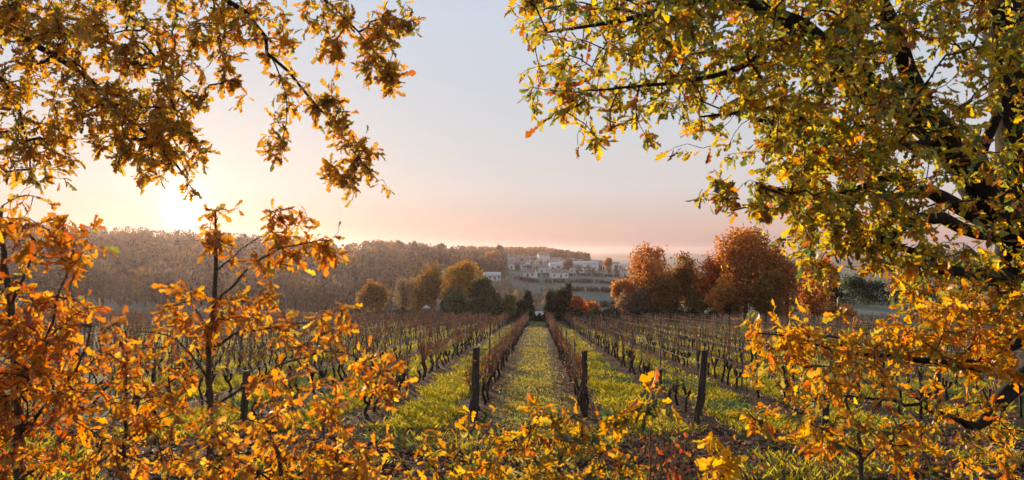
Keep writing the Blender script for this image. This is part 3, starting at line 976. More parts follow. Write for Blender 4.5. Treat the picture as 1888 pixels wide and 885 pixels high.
def hedge(x0, y0, x1, y1, h, w, label, palette, n):
    mb = []
    t = rng.random(n)
    x = x0 + (x1 - x0) * t; y = y0 + (y1 - y0) * t
    hh = h * (0.85 + .25 * np.sin(t * 37) * np.sin(t * 11 + 1))
    off = rng.normal(0, .38 * w, n)
    z = H(x, y) + np.abs(rng.random(n)) ** .7 * hh
    ang = math.atan2(y1 - y0, x1 - x0)
    pos = np.stack([x - math.sin(ang) * off, y + math.cos(ang) * off, z], -1)
    base = np.array([(x0 + x1) / 2, (y0 + y1) / 2, Hs((x0 + x1) / 2, (y0 + y1) / 2)])
    root = empty('hedge', base, label, 'hedge')
    sz = rng.uniform(.18, .34, n)
    o = link(bpy.data.objects.new('foliage', leaf_mesh('foliage', pos - base, frames(rng.normal(0, 1, (n, 3)), rng.normal(0, 1, (n, 3))), sz, pick_cols(palette, n), M_far_leaf, SPRIG)), root)
    o['kind'] = 'stuff'
    st = MB()
    for q in np.linspace(0, 1, 24):
        xx, yy = x0 + (x1 - x0) * q, y0 + (y1 - y0) * q
        b = np.array([xx, yy, Hs(xx, yy)]) - base
        st.tube([b - np.array([0, 0, .2]), b + np.array([random.gauss(0, .1), 0, h * .5])], [.04, .02], 4, False)
    st.build('stems', M_bark, root)
    return root
gA, gB = ground_at(1480, 132), ground_at(1800, 138)
hedge(gA[0], gA[1], gB[0], gB[1], 2.6, 1.6, 'long dark hedge closing the frosty field on the right', P_DARK + [(1, (.12, .08, .05))], 7000)
gA, gB = ground_at(1045, 100), ground_at(1330, 99)
hedge(gA[0], gA[1], gB[0], gB[1], 1.6, 1.4, 'low dark hedge under the right-hand treeline', P_DARK + [(1.5, (.10, .07, .045))], 5000)
gA, gB = ground_at(982, 99), ground_at(1022, 99)
hedge(gA[0], gA[1], gB[0], gB[1], .9, .8, 'short low hedge across the end of the grass aisle', P_DARK + [(1.5, (.12, .09, .05))], 900)
gA, gB = ground_at(640, 104), ground_at(985, 102)
hedge(gA[0], gA[1], gB[0], gB[1], 1.5, 1.4, 'low dark undergrowth hedge behind the left vine rows', P_DARK + [(1.5, (.10, .08, .05))], 5000)
gA, gB = ground_at(20, 128), ground_at(640, 116)
hedge(gA[0], gA[1], gB[0], gB[1], 1.3, 1.2, 'low hedge along the far left edge of the vines', P_BARE + [(2, (.06, .06, .04))], 5000)

random.seed(102); rng = np.random.default_rng(102)
# ------------------------------------------------------------------ woods on the hills
def wood(name, label, spots, tall, palette, cards, cw, ch):
    V, Fc, C, off = [], [], [], 0
    tv = np.array([[-.5, 0, 0], [.5, 0, 0], [.32, 0, 1], [-.38, 0, .94]])
    for (x, y) in spots:
        z = Hs(x, y); h = tall * random.uniform(.7, 1.25); w = h * random.uniform(.26, .4)
        col = pick_cols(palette, 1, .12)[0]
        n = cards
        u = rng.random(n)
        # crown: ovoid, twig sprays rising and spreading outward
        zz = h * (.12 + .85 * u)
        rr = w * np.sqrt(np.clip(1 - ((u - .45) / .6) ** 2, .02, 1)) * (.35 + .65 * np.sqrt(rng.random(n)))
        th = rng.random(n) * 2 * math.pi
        c = np.stack([x + rr * np.cos(th), y + rr * np.sin(th), z + zz], -1)
        dirv = np.stack([np.cos(th) * .5, np.sin(th) * .5, np.full(n, .9)], -1) + rng.normal(0, .3, (n, 3))
        fr = frames(dirv, rng.normal(0, 1, (n, 3)))
        s = np.array([cw, 1, ch])[None] * rng.uniform(.6, 1.4, (n, 1))
        v = fr[:, :, 0][:, None] * (tv[None, :, 0:1] * s[:, None, 0:1]) + fr[:, :, 1][:, None] * ((tv[None, :, 2:3] - .5) * s[:, None, 2:3]) + c[:, None]
        V.append(v.reshape(-1, 3)); Fc.append((np.arange(n)[:, None] * 4 + np.arange(4)) + off); off += n * 4
        C.append(np.repeat(np.clip(col * (1 + rng.normal(0, .08, (n, 1))), .005, .6), 4, axis=0))
        # trunk: three-sided
        a = np.array([[x + .18 * math.cos(q), y + .18 * math.sin(q), zq] for zq in (z - .5, z + h * .6) for q in (0, 2.1, 4.2)])
        V.append(a); Fc.append(np.array([[0, 1, 4, 3], [1, 2, 5, 4], [2, 0, 3, 5]]) + off); off += 6
        C.append(np.tile(np.array([.07, .055, .045]), (6, 1)))
    o = link(bpy.data.objects.new(name, np_mesh(name, np.vstack(V), np.vstack(Fc), [M_hillwood], colors=np.vstack(C))))
    return tag(o, label, kind='stuff')
P_WOOD = [(5, (.10, .075, .058)), (3, (.13, .092, .065)), (3, (.075, .06, .05)), (1.4, (.20, .115, .045)), (.6, (.26, .14, .04)), (.8, (.065, .07, .042))]
sp = []
while len(sp) < 1050:
    y = random.uniform(165, 470); t = random.uniform(-.80, -.13)
    if y < 165 + 90 * max(0, (t + .3)) * 4: continue
    sp.append((t * y, y))
wood('hillside_wood', 'grey-brown leafless wood covering the hill on the left', sp, 8.8, P_WOOD, 115, .5, .85)
sp = []
while len(sp) < 330:
    y = random.uniform(420, 700); t = random.uniform(-.22, -.04)
    sp.append((t * y, y))
wood('ridge_wood', 'hazy wood on the ridge behind the golden trees', sp, 9.5, P_WOOD, 80, .8, 1.3)
sp = []
while len(sp) < 380:
    y = random.uniform(800, 1010); t = random.uniform(-.10, .062)
    if t > .03 and y > 1000 - (t - .03) * 4000: continue
    sp.append((t * y, y))
wood('far_hill_wood', 'orange-brown wooded hilltop behind the village', sp, 10, [(3, (.26, .15, .08)), (2, (.20, .14, .10)), (1, (.32, .18, .07))], 55, 1.3, 1.8)
sp = []
for _ in range(90):
    y = random.uniform(215, 330); t = random.uniform(-.075, .035)
    sp.append((t * y, y))
wood('valley_copse', 'misty grey copse in the valley behind the aisle end', sp, 9.5, P_BARE + [(1, (.24, .2, .1))], 80, .35, 1.2)
sp = []
for _ in range(60):
    y = random.uniform(540, 760); t = random.uniform(-.07, .11)
    sp.append((t * y, y))
wood('village_trees', 'scattered hazy trees and hedges between the village houses', sp, 5.0, P_WOOD + [(2, (.26, .15, .08))], 46, .6, 1.6)
sp = []
for (y, t0, t1, n) in ((395, .03, .125, 80), (330, .02, .12, 60), (455, -.03, .11, 90), (520, .0, .13, 80), (300, .0, .05, 20)):
    for _ in range(n):
        t = random.uniform(t0, t1); sp.append((t * y, y + random.gauss(0, 1.5) + t * 60))
wood('field_hedgerows', 'thin hedgerows dividing the frosty valley fields', sp, 1.9, [(3, (.10, .085, .07)), (1, (.16, .11, .07))], 26, .5, .9)
for px, d, top, wp, lab in ((735, 470, 441, 24, 'wispy tree on the skyline of the left ridge, left of the round one'), (766, 480, 442, 15, 'small round-headed tree standing out on the left ridge skyline'),
                            (786, 480, 447, 18, 'low wispy tree right of the round one on the ridge skyline'), (922, 640, 447, 16, 'rounded tree poking above the village hill skyline'),
                            (813, 520, 448, 15, 'small pale tree at the right end of the left ridge skyline')):
    far_tree(px, d, top, wp, P_WOOD, lab, dens=.35, card=.5, twigs=False, base=Hs(*ground_at(px, d)[:2]), trunk_frac=.35, group='single trees on the skyline')
for px, d, top, wp, lab in ((1046, 520, 477, 20, 'bare tree with spreading crown in the frosty field below the warehouse'), (1122, 530, 478, 20, 'orange bare tree in the frosty field below the warehouse'),
                            (905, 480, 462, 32, 'tall orange-brown tree left of the village')):
    far_tree(px, d, top, wp, P_BARE if px == 1046 else P_RUST, lab, dens=.5, card=.45, twigs=True, trunk_frac=.35, group='single trees in the valley fields')

random.seed(103); rng = np.random.default_rng(103)
# ------------------------------------------------------------------ village houses in the valley
def house(px, d, w, dep, h, roof_h, rot, label, roof_mat=None, wins=3, floors=1, chimney=True, name='house', cat='house', hip=0.0, sink=0.0):
    g = ground_at(px, d)
    root = empty(name, (g[0], g[1], g[2] - sink), label, cat, 'buildings in the valley')
    root.rotation_euler = (0, 0, R(rot))
    mb = MB()
    if d > 500: w, dep, h = w * 1.15, dep * 1.1, h * 1.15
    x, y = w / 2, dep / 2
    # walls with gables
    vs = [(-x, -y, -1.5), (x, -y, -1.5), (x, y, -1.5), (-x, y, -1.5), (-x, -y, h), (x, -y, h), (x, y, h), (-x, y, h), (-x, 0, h + roof_h * (1 - hip)), (x, 0, h + roof_h * (1 - hip))]
    mb.poly(vs, [(0, 1, 5, 4), (2, 3, 7, 6), (1, 2, 6, 9, 5), (3, 0, 4, 8, 7)])
    mb.build('wall', M_plaster, root)
    rf = MB()
    e, th = .45, .18
    xo = x + .3
    for s in (-1, 1):
        k = roof_h / y
        a = [(-xo, s * (y + e), h - e * k + .05), (xo, s * (y + e), h - e * k + .05), (xo, 0, h + roof_h + .05), (-xo, 0, h + roof_h + .05)]
        b = [(p[0], p[1], p[2] + th) for p in a]
        rf.poly(a + b, [(0, 1, 2, 3), (7, 6, 5, 4), (0, 4, 5, 1), (1, 5, 6, 2), (3, 2, 6, 7), (0, 3, 7, 4)])
    r = rf.build('roof', roof_mat or M_tile, root)
    if chimney:
        c = MB(); cx = x * random.uniform(-.6, .6)
        c.box(cx - .35, cx + .35, .3, .9, h + roof_h * .5, h + roof_h + .9)
        c.build('chimney', M_plaster, r)
    for fl in range(floors):
        for i in range(wins):
            wx = -x + w * (i + .5 + (.12 if i else -.1)) / wins
            zz = .9 + fl * 2.7
            if fl == 0 and i == wins // 2:
                m = MB(); m.box(wx - .55, wx + .55, -y - .05, -y + .1, 0, 2.1); m.build('door', M_door, root)
                continue
            m = MB(); m.box(wx - .55, wx + .55, -y - .03, -y + .12, zz, zz + 1.25)
            wo = m.build('window', M_shutter, root)
            fm = MB()
            fm.box(wx - .65, wx + .65, -y - .07, -y + .05, zz - .1, zz); fm.box(wx - .65, wx + .65, -y - .07, -y + .05, zz + 1.25, zz + 1.35)
            fm.box(wx - .03, wx + .03, -y - .06, -y + .02, zz, zz + 1.25)
            fm.build('frame', M_frame, wo)
    return root
house(930, 690, 13, 8, 3.4, 1.8, 8, 'pale house at the left end of the village under the hill', wins=4)
house(948, 700, 12, 8, 3.6, 1.9, -12, 'pale gabled house second from the left end of the village')
house(972, 680, 15, 9, 3.4, 2.0, 14, 'wide pale house left of the tall white house', wins=4)
house(986, 720, 11, 8, 3.4, 1.8, -5, 'small pale house behind the wide one on the village hill')
house(1002, 690, 8, 8, 7.2, 2.2, 10, 'tall two-storey white house standing above its neighbours', wins=2, floors=2)
house(1016, 715, 12, 8, 3.4, 1.8, -18, 'low pale house right of the tall white house')
house(1034, 600, 15, 9, 3.6, 1.7, 6, 'bright white house nearest of the village, with dark openings', wins=4, roof_mat=M_frost_roof)
house(1040, 720, 14, 8, 3.4, 1.8, 3, 'pale house with brown roof behind the bright white house', wins=4)
house(1060, 705, 12, 8, 3.2, 1.8, -10, 'pale house between the white house and the warehouse')
house(1078, 610, 17, 9, 4.2, 1.4, -8, 'long white barn at the right of the village', wins=5, roof_mat=M_frost_roof, chimney=False, name='barn', cat='barn')
house(1108, 640, 11, 8, 3.4, 1.8, 15, 'small white house between the barn and the grey sheds')
house(1148, 630, 24, 10, 3.8, 1.4, -4, 'long grey-roofed farm shed at the right edge of the village', wins=6, roof_mat=M_frost_roof, chimney=False, name='farm_shed', cat='shed')
house(1180, 650, 20, 10, 3.8, 1.5, 5, 'grey-roofed farm shed half hidden behind the right-hand trees', wins=5, roof_mat=M_frost_roof, chimney=False, name='farm_shed', cat='shed')
house(907, 420, 9, 6, 2.9, 1.1, 4, 'low white building lower in the valley beside the golden tree', wins=4, roof_mat=M_frost_roof, chimney=False)
house(884, 690, 11, 8, 3.4, 1.8, 10, 'pale house half hidden by the golden tree top', wins=3)
house(1001, 130, 2.9, 4.4, 2.1, 1.7, 3, 'small outbuilding with pale frosted roof at the end of the aisle', wins=2, roof_mat=M_frost_roof, chimney=False, name='outbuilding', cat='shed', sink=1.1)
for (px, d, w_, h_, rt, lab) in ((938, 560, 9, 3.2, 24, 'cream house in front of the leftmost village houses'), (962, 590, 9, 3.2, -30, 'small cream house in the middle of the village slope'),
                                (994, 565, 10, 3.2, 18, 'cream house lower on the slope than the tall white house'), (1017, 630, 9, 3.2, -22, 'cream house with brown roof beside the bright white house'),
                                (1058, 560, 10, 3.2, 28, 'pale house low on the slope left of the long white barn'), (1098, 720, 10, 3.2, -6, 'pale house behind the long white barn'),
                                (1128, 720, 11, 3.2, 16, 'pale house behind the grey-roofed farm sheds'), (915, 600, 9, 3.2, -20, 'pale house between the tall orange tree and the village'),
                                (1030, 505, 9, 3.0, 12, 'white cottage lowest on the slope above the frosty fields'), (975, 500, 9, 3.0, -14, 'white cottage below the village near the misty copse'),
                                (1160, 560, 10, 3.0, 6, 'white cottage below the grey-roofed farm sheds beside the russet trees')):
    house(px, d, w_, 8, h_, 1.9, rt, lab, wins=3)
# white shelter behind the left vine rows
g = ground_at(786, 103)
sh = empty('garden_shelter', g, 'tiny white-roofed shelter on posts behind the left vine rows', 'shelter')
m = MB()
m.poly([(-.42, -.38, 1.75), (.42, -.38, 1.75), (.42, .38, 1.75), (-.42, .38, 1.75), (0, 0, 2.12), (-.42, -.38, 1.68), (.42, -.38, 1.68), (.42, .38, 1.68), (-.42, .38, 1.68)],
       [(0, 1, 4), (1, 2, 4), (2, 3, 4), (3, 0, 4), (8, 7, 6, 5), (0, 5, 6, 1), (1, 6, 7, 2), (2, 7, 8, 3), (3, 8, 5, 0)])
m.build('roof', M_frost_roof, sh)
for sx in (-.33, .33):
    for sy in (-.3, .3):
        m = MB(); m.tube([(sx, sy, -.1), (sx, sy, 1.7)], [.035, .035], 6); m.build('leg', M_stake, sh)
g = ground_at(719, 104)
m = MB(); m.tube([(0, 0, -.3), (0, 0, 2.2), (0, 0, 2.35)], [.09, .08, .07], 8, True)
o = m.build('utility_post', M_stake); o.location = g
tag(o, 'pale upright post beside the round brown oak behind the vines', 'post')

# ------------------------------------------------------------------ foreground trees and saplings
def root_at(name, px, d, label, cat, group=None):
    return empty(name, ground_at(px, d), label, cat, group)
def from_ground(px, d, r):
    g = ground_at(px, d)
    return (g[0], g[1], g[2] - .15, r)

random.seed(104); rng = np.random.default_rng(104)
# --- big oak on the right
ro = root_at('oak_tree', 1985, 8.4, 'big old oak on the right, its yellow-green leafy limbs overhanging the vineyard', 'tree')
limbs = [
    [from_ground(1985, 8.4, .34)] + limb((1968, 760, 8.4, .29), (1935, 600, 8.4, .27), (1888, 480, 8.4, .27), (1878, 380, 8.4, .24), (1880, 250, 8.4, .22), (1864, 120, 8.4, .22), (1850, 0, 8.4, .22), (1835, -200, 8.5, .18), (1800, -420, 8.6, .10)),
    limb((1880, 450, 8.3, .20), (1830, 385, 8.1, .19), (1785, 310, 7.9, .17), (1738, 255, 7.7, .155), (1680, 205, 7.5, .15), (1615, 170, 7.3, .135), (1555, 115, 7.1, .10), (1480, 50, 6.9, .085), (1400, 15, 6.8, .07), (1300, -5, 6.6, .05), (1180, -40, 6.5, .028)),
    limb((1738, 255, 7.7, .10), (1690, 180, 7.6, .09), (1660, 90, 7.5, .075), (1630, 0, 7.4, .07), (1560, -120, 7.3, .04)),
    limb((1790, 330, 7.9, .06), (1815, 270, 7.8, .05), (1845, 205, 7.7, .045), (1862, 165, 7.6, .04)),
    limb((1800, 400, 8.0, .075), (1745, 365, 7.6, .065), (1690, 350, 7.3, .055), (1645, 325, 7.0, .04), (1600, 340, 6.8, .028), (1520, 365, 6.6, .02), (1420, 345, 6.4, .012)),
    limb((1870, 440, 8.3, .08), (1790, 425, 7.7, .06), (1725, 402, 7.2, .05), (1680, 408, 6.9, .04), (1620, 450, 6.7, .026), (1560, 440, 6.5, .016)),
    limb((1870, 520, 8.3, .09), (1760, 500, 7.4, .05), (1705, 475, 7.0, .032), (1650, 450, 6.8, .026), (1590, 425, 6.6, .016)),
    limb((1915, 600, 8.3, .12), (1850, 640, 7.7, .08), (1790, 675, 7.2, .042), (1720, 662, 6.8, .028), (1640, 655, 6.5, .019), (1560, 650, 6.3, .013), (1480, 622, 6.2, .008), (1400, 610, 6.1, .005)),
    limb((1920, 660, 8.3, .12), (1880, 700, 7.9, .085), (1835, 755, 7.5, .07), (1800, 785, 7.2, .042), (1740, 760, 6.9, .018), (1640, 740, 6.5, .012), (1540, 720, 6.2, .007)),
    limb((1480, 50, 6.9, .05), (1420, 90, 6.6, .035), (1350, 130, 6.4, .024), (1260, 150, 6.2, .016), (1150, 160, 6.0, .010), (1060, 170, 5.9, .006)),
    limb((1555, 115, 7.1, .05), (1500, 200, 6.7, .035), (1440, 230, 6.5, .022), (1360, 210, 6.3, .014), (1290, 215, 6.2, .008)),
    limb((1300, -5, 6.6, .035), (1180, 30, 6.3, .022), (1090, 50, 6.1, .014), (1010, 60, 6.0, .007)),
    limb((1738, 255, 7.6, .045), (1660, 270, 7.1, .03), (1570, 290, 6.8, .02), (1480, 300, 6.6, .012)),
]
lines_sky = [(1705, 300), (1760, 305), (1765, 360), (1705, 352)]
crown = [(985, -60), (960, 15), (1000, 60), (990, 110), (1020, 180), (1075, 210), (1110, 240), (1180, 225), (1260, 235), (1330, 215), (1390, 265), (1420, 330), (1440, 400), (1500, 440), (1600, 430), (1700, 420), (1800, 440), (1990, 440), (1990, -120), (1100, -120)]
dense = [(1120, -40), (1160, 120), (1280, 160), (1400, 200), (1470, 300), (1500, 400), (1650, 420), (1700, 330), (1640, 250), (1700, 120), (1780, 60), (1760, -80)]
holes = [lines_sky, [(1760, 60), (1800, 55), (1810, 165), (1755, 130)], [(1180, 200), (1240, 195), (1250, 225), (1190, 235)], [(1795, 200), (1825, 195), (1815, 260), (1790, 260)]]
tips = tips_poly(crown, 900, 5.4, 8.2, 3, .20, holes)
tips += tips_poly(dense, 640, 5.6, 8.0, 3, .20, holes)
tips += tips_line([(1040, 160), (1030, 190), (1035, 205)], 4, 5.9, 5.9, .05) + tips_line([(1085, 235), (1110, 262)], 3, 6.0, 6.0, .04) + tips_line([(1190, 240), (1200, 262)], 3, 6.1, 6.1, .04)
tips += tips_line([(955, 20), (985, -10), (1000, 20)], 10, 6.0, 6.1, .06)
tips += tips_poly([(1300, 370), (1320, 335), (1350, 305), (1400, 330), (1420, 350), (1400, 385), (1340, 375)], 16, 6.1, 6.5, 2, .06)
tips += tips_poly([(1420, 350), (1500, 330), (1620, 380), (1680, 420), (1640, 460), (1560, 520), (1490, 490), (1450, 420)], 130, 6.0, 7.0, 3, .12)
tips += tips_poly([(1400, 230), (1520, 260), (1640, 300), (1660, 400), (1540, 400), (1430, 330)], 40, 5.8, 7.2, 3, .14)
tips += tips_poly([(1640, 440), (1990, 430), (1990, 600), (1760, 600), (1680, 560), (1640, 500)], 200, 6.2, 8.0, 3, .16)
tips += tips_poly([(1370, 610), (1420, 590), (1560, 590), (1640, 575), (1750, 590), (1990, 560), (1990, 700), (1800, 690), (1640, 690), (1480, 690), (1400, 650)], 190, 6.0, 7.2, 3, .13)
tips += tips_poly([(1740, 700), (1990, 700), (1990, 900), (1780, 900)], 60, 6.4, 7.8, 3, .16)
ends = grow(ro, limbs, tips, M_twig, [M_bark], step=.13)
def tint_right(pos, c):
    rel = pos - CAM; py = 442.5 - F * (rel @ UPV) / (rel @ FWD)
    low = np.clip((py - 470) / 130, 0, 1)[:, None]          # the lower sprays have turned orange
    o = pick_cols([(3, (.56, .26, .03)), (2, (.60, .33, .035)), (1, (.45, .15, .025)), (1, (.3, .24, .04))], len(c))
    sel = rng.random((len(c), 1)) < low * .8
    return np.where(sel, o, c)
n1 = foliage(ro, ends, 10.8, .086, RIGHT, 300, tint=tint_right)

random.seed(105); rng = np.random.default_rng(105)
# --- oak overhanging from the upper left
lo = root_at('oak_tree', -420, 8.6, 'oak overhanging from the upper left with ochre leaves in front of the sun', 'tree')
limbs = [
    [from_ground(-420, 8.6, .30)] + limb((-420, 600, 8.6, .26), (-400, 200, 8.6, .24), (-360, 0, 8.6, .22), (-330, -300, 8.6, .18), (-280, -600, 8.7, .1)),
    limb((-360, 0, 8.6, 0.0806), (-180, -10, 8.0, 0.0527), (-20, 45, 7.6, 0.0372), (90, 95, 7.3, 0.0279), (180, 165, 7.0, 0.0211), (250, 230, 6.8, 0.0149), (310, 290, 6.6, 0.0099), (345, 330, 6.5, 0.0056)),
    limb((-350, -120, 8.6, 0.0806), (-100, -120, 7.8, 0.0558), (150, -80, 7.3, 0.0372), (340, -40, 7.0, 0.0279), (470, 40, 6.7, 0.0186), (500, 100, 6.6, 0.0149), (555, 165, 6.5, 0.0112), (615, 230, 6.4, 0.0081), (660, 290, 6.3, 0.0056), (695, 335, 6.3, 0.0031)),
    limb((340, -40, 7.0, 0.0217), (480, -50, 6.8, 0.0161), (590, -5, 6.6, 0.0124), (640, 40, 6.5, 0.0093), (690, 95, 6.4, 0.0062), (725, 140, 6.35, 0.0037)),
    limb((-20, 45, 7.6, 0.0248), (60, 70, 7.3, 0.0186), (170, 70, 7.0, 0.0136), (280, 110, 6.8, 0.0093), (350, 150, 6.7, 0.0050)),
    limb((-180, -10, 8.0, 0.0310), (-60, 90, 7.4, 0.0217), (20, 170, 7.0, 0.0149), (50, 260, 6.8, 0.0099), (60, 340, 6.7, 0.0050)),
    limb((150, -80, 7.3, 0.0248), (230, 20, 7.0, 0.0174), (290, 80, 6.8, 0.0124), (310, 160, 6.7, 0.0074), (330, 230, 6.6, 0.0037)),
    limb((470, 40, 6.7, 0.0087), (400, 70, 6.6, 0.0062), (420, 120, 6.5, 0.0043), (455, 175, 6.5, 0.0025)),
    limb((500, 100, 6.6, 0.0074), (530, 190, 6.4, 0.0050), (520, 260, 6.4, 0.0031)),
]
tips = tips_poly([(-160, -120), (440, -100), (400, 60), (370, 130), (340, 180), (360, 250), (330, 310), (270, 270), (200, 230), (120, 190), (30, 160), (-160, 220)], 620, 5.9, 7.6, 3, .16)
tips += tips_poly([(120, 200), (340, 180), (385, 260), (370, 330), (300, 345), (190, 310), (160, 270)], 110, 6.2, 7.2, 3, .10)
tips += tips_poly([(-100, 160), (70, 170), (110, 240), (85, 350), (20, 340), (-100, 380)], 90, 6.2, 7.2, 3, .10)
tips += tips_line([(120, 240), (130, 325)], 8, 6.8, 6.8, .04)
tips += tips_line([(400, -40), (470, 40), (500, 100)], 30, 6.9, 6.6, .10)
tips += tips_line([(530, 130), (580, 190), (630, 240), (665, 290), (700, 338)], 46, 6.5, 6.3, .085)
tips += tips_line([(520, 200), (510, 280)], 12, 6.4, 6.4, .055) + tips_line([(585, 200), (640, 180)], 8, 6.4, 6.4, .05) + tips_line([(600, 325), (625, 315), (660, 315)], 7, 6.3, 6.3, .03)
tips += tips_line([(560, -20), (620, 20), (680, 60), (700, 100)], 34, 6.6, 6.4, .10) + tips_line([(700, 30), (735, 20), (720, 60)], 20, 6.4, 6.4, .09) + tips_line([(680, 110), (730, 140), (705, 155)], 14, 6.35, 6.35, .05)
tips += tips_line([(600, 70), (620, 100)], 12, 6.5, 6.5, .07) + tips_line([(405, 60), (410, 130), (455, 180)], 18, 6.5, 6.5, .06) + tips_line([(430, 70), (520, 60), (560, 60)], 18, 6.6, 6.6, .09)
tips += tips_line([(370, 60), (365, 110)], 8, 6.7, 6.7, .06)
ends = grow(lo, limbs, tips, M_twig, [M_bark], step=.12)
foliage(lo, ends, 11.0, .078, OCHRE, 300)

random.seed(106); rng = np.random.default_rng(106)
# --- slim sapling with a straight stem, left
def sapling(px, d, label, limbs_px, tips, palette, per=5.0, size=.115, single=150, name='oak_sapling', mat=None, max_len=1.2, r0=.02):
    r = root_at(name, px, d, label, 'sapling', 'oak saplings along the near edge')
    L = [[from_ground(px, d, r0)] + limb(*limbs_px[0])] + [limb(*q) for q in limbs_px[1:]]
    tips = [t for i, t in enumerate(tips) if i % 5]
    e = grow(r, L, tips, M_twig, [mat or M_sap], step=.10, twig_r=.0019, max_len=max_len)
    foliage(r, e, per * 1.25, size, palette, single, along=.075)
    return r
tl = tips_line
tips = tl([(470, 470), (540, 450), (600, 435)], 34, 5.9, 5.7, .09) + tl([(560, 400), (520, 420), (470, 410)], 20, 5.8, 5.8, .06) + tl([(590, 440), (600, 480)], 10, 5.7, 5.7, .05)
tips += tl([(395, 385), (402, 430), (385, 470)], 24, 6.0, 6.0, .06) + tl([(440, 545), (510, 530)], 10, 5.8, 5.7, .05) + tl([(310, 540), (350, 540)], 7, 5.8, 5.9, .03)
tips += tl([(400, 560), (460, 600), (500, 580)], 22, 5.9, 5.8, .07) + tl([(590, 590), (640, 580), (630, 610)], 14, 5.5, 5.5, .05) + tl([(300, 590), (370, 600), (420, 580)], 26, 5.9, 5.9, .07)
tips += tl([(540, 630), (640, 640), (690, 690)], 24, 5.6, 5.4, .11) + tl([(450, 700), (560, 680), (640, 720)], 30, 5.7, 5.4, .14) + tl([(260, 650), (330, 640), (380, 690)], 14, 5.8, 5.9, .10)
tips += tl([(690, 680), (730, 690), (700, 720)], 14, 5.4, 5.4, .05) + tl([(380, 720), (300, 730)], 10, 5.9, 5.7, .12)
sapling(388, 6.0, 'tall slim oak sapling with straight stem and orange leaves below the sun',
        [[(388, 885, 6.0, .026), (388, 760, 6.0, .024), (385, 650, 6.0, .021), (396, 540, 6.0, .018), (397, 440, 6.0, .013), (398, 392, 6.0, .005)],
         [(398, 560, 6.0, .012), (430, 525, 5.95, .010), (475, 480, 5.9, .008), (540, 452, 5.8, .006), (610, 440, 5.7, .003)],
         [(392, 640, 6.0, .012), (450, 610, 5.9, .009), (520, 602, 5.8, .006), (590, 590, 5.6, .004), (640, 565, 5.5, .002)],
         [(388, 760, 6.0, .013), (430, 725, 5.9, .010), (490, 690, 5.7, .008), (560, 655, 5.6, .006), (640, 650, 5.5, .004), (700, 690, 5.4, .003)],
         [(386, 700, 6.0, .011), (355, 655, 5.95, .008), (320, 620, 5.9, .006), (240, 610, 5.8, .003)],
         [(386, 660, 6.0, .008), (380, 600, 5.9, .006), (350, 555, 5.85, .003)],
         [(398, 500, 6.0, .007), (430, 470, 5.95, .005), (500, 425, 5.8, .003)]],
        tips, ORANGE, 5.1, .080, 260, r0=.03)
random.seed(107); rng = np.random.default_rng(107)
# --- bushy edge sapling, far left
tips = tips_poly([(-60, 370), (60, 390), (150, 400), (165, 450), (140, 520), (170, 560), (150, 640), (200, 700), (160, 780), (120, 900), (-80, 900)], 350, 4.9, 6.2, 3, .11)
tips += tips_poly([(-60, 560), (100, 600), (140, 700), (60, 800), (-60, 800)], 90, 4.8, 5.6, 3, .10)
sapling(40, 5.6, 'dense rust-orange young oak filling the left edge',
        [[(36, 885, 5.6, .036), (30, 720, 5.6, .032), (20, 560, 5.6, .026), (4, 440, 5.6, .018), (2, 380, 5.6, .008)],
         [(30, 720, 5.6, .018), (80, 640, 5.5, .012), (110, 540, 5.4, .007), (140, 440, 5.4, .003)],
         [(36, 800, 5.6, .018), (110, 720, 5.5, .012), (160, 640, 5.4, .007), (165, 570, 5.4, .003)],
         [(20, 560, 5.6, .014), (60, 480, 5.5, .008), (120, 410, 5.4, .003)]],
        tips, RUST, 5.9, .080, 280, r0=.04)
random.seed(108); rng = np.random.default_rng(108)
# --- thin stem between them
tips = tips_poly([(170, 600), (300, 590), (330, 660), (260, 720), (200, 700)], 26, 5.5, 6.2, 3, .10) + tips_poly([(130, 760), (300, 700), (370, 780), (360, 900), (100, 900)], 105, 5.0, 6.2, 3, .12)
sapling(231, 5.8, 'thin-stemmed low oak sapling between the slim one and the left edge',
        [[(231, 885, 5.8, .015), (231, 780, 5.8, .013), (235, 700, 5.8, .010), (232, 610, 5.8, .005)],
         [(231, 820, 5.8, .009), (280, 780, 5.7, .006), (340, 760, 5.6, .003)], [(231, 840, 5.8, .009), (180, 800, 5.6, .006), (140, 780, 5.5, .003)]],
        tips, ORANGE, 5.7, .080, 200)
random.seed(109); rng = np.random.default_rng(109)
# --- low bushy growth in front of the slim one
tips = tips_poly([(360, 800), (440, 740), (560, 740), (650, 770), (700, 830), (740, 900), (340, 900)], 165, 4.9, 6.0, 3, .11)
sapling(520, 5.5, 'low bushy orange oak growth at the foot of the slim sapling',
        [[(520, 885, 5.5, .016), (505, 820, 5.5, .012), (480, 760, 5.5, .006)], [(520, 900, 5.5, .010), (600, 840, 5.4, .006), (660, 800, 5.3, .003)], [(520, 900, 5.5, .010), (430, 840, 5.4, .006), (390, 790, 5.3, .003)]],
        tips, ORANGE, 5.7, .080, 220)
random.seed(110); rng = np.random.default_rng(110)
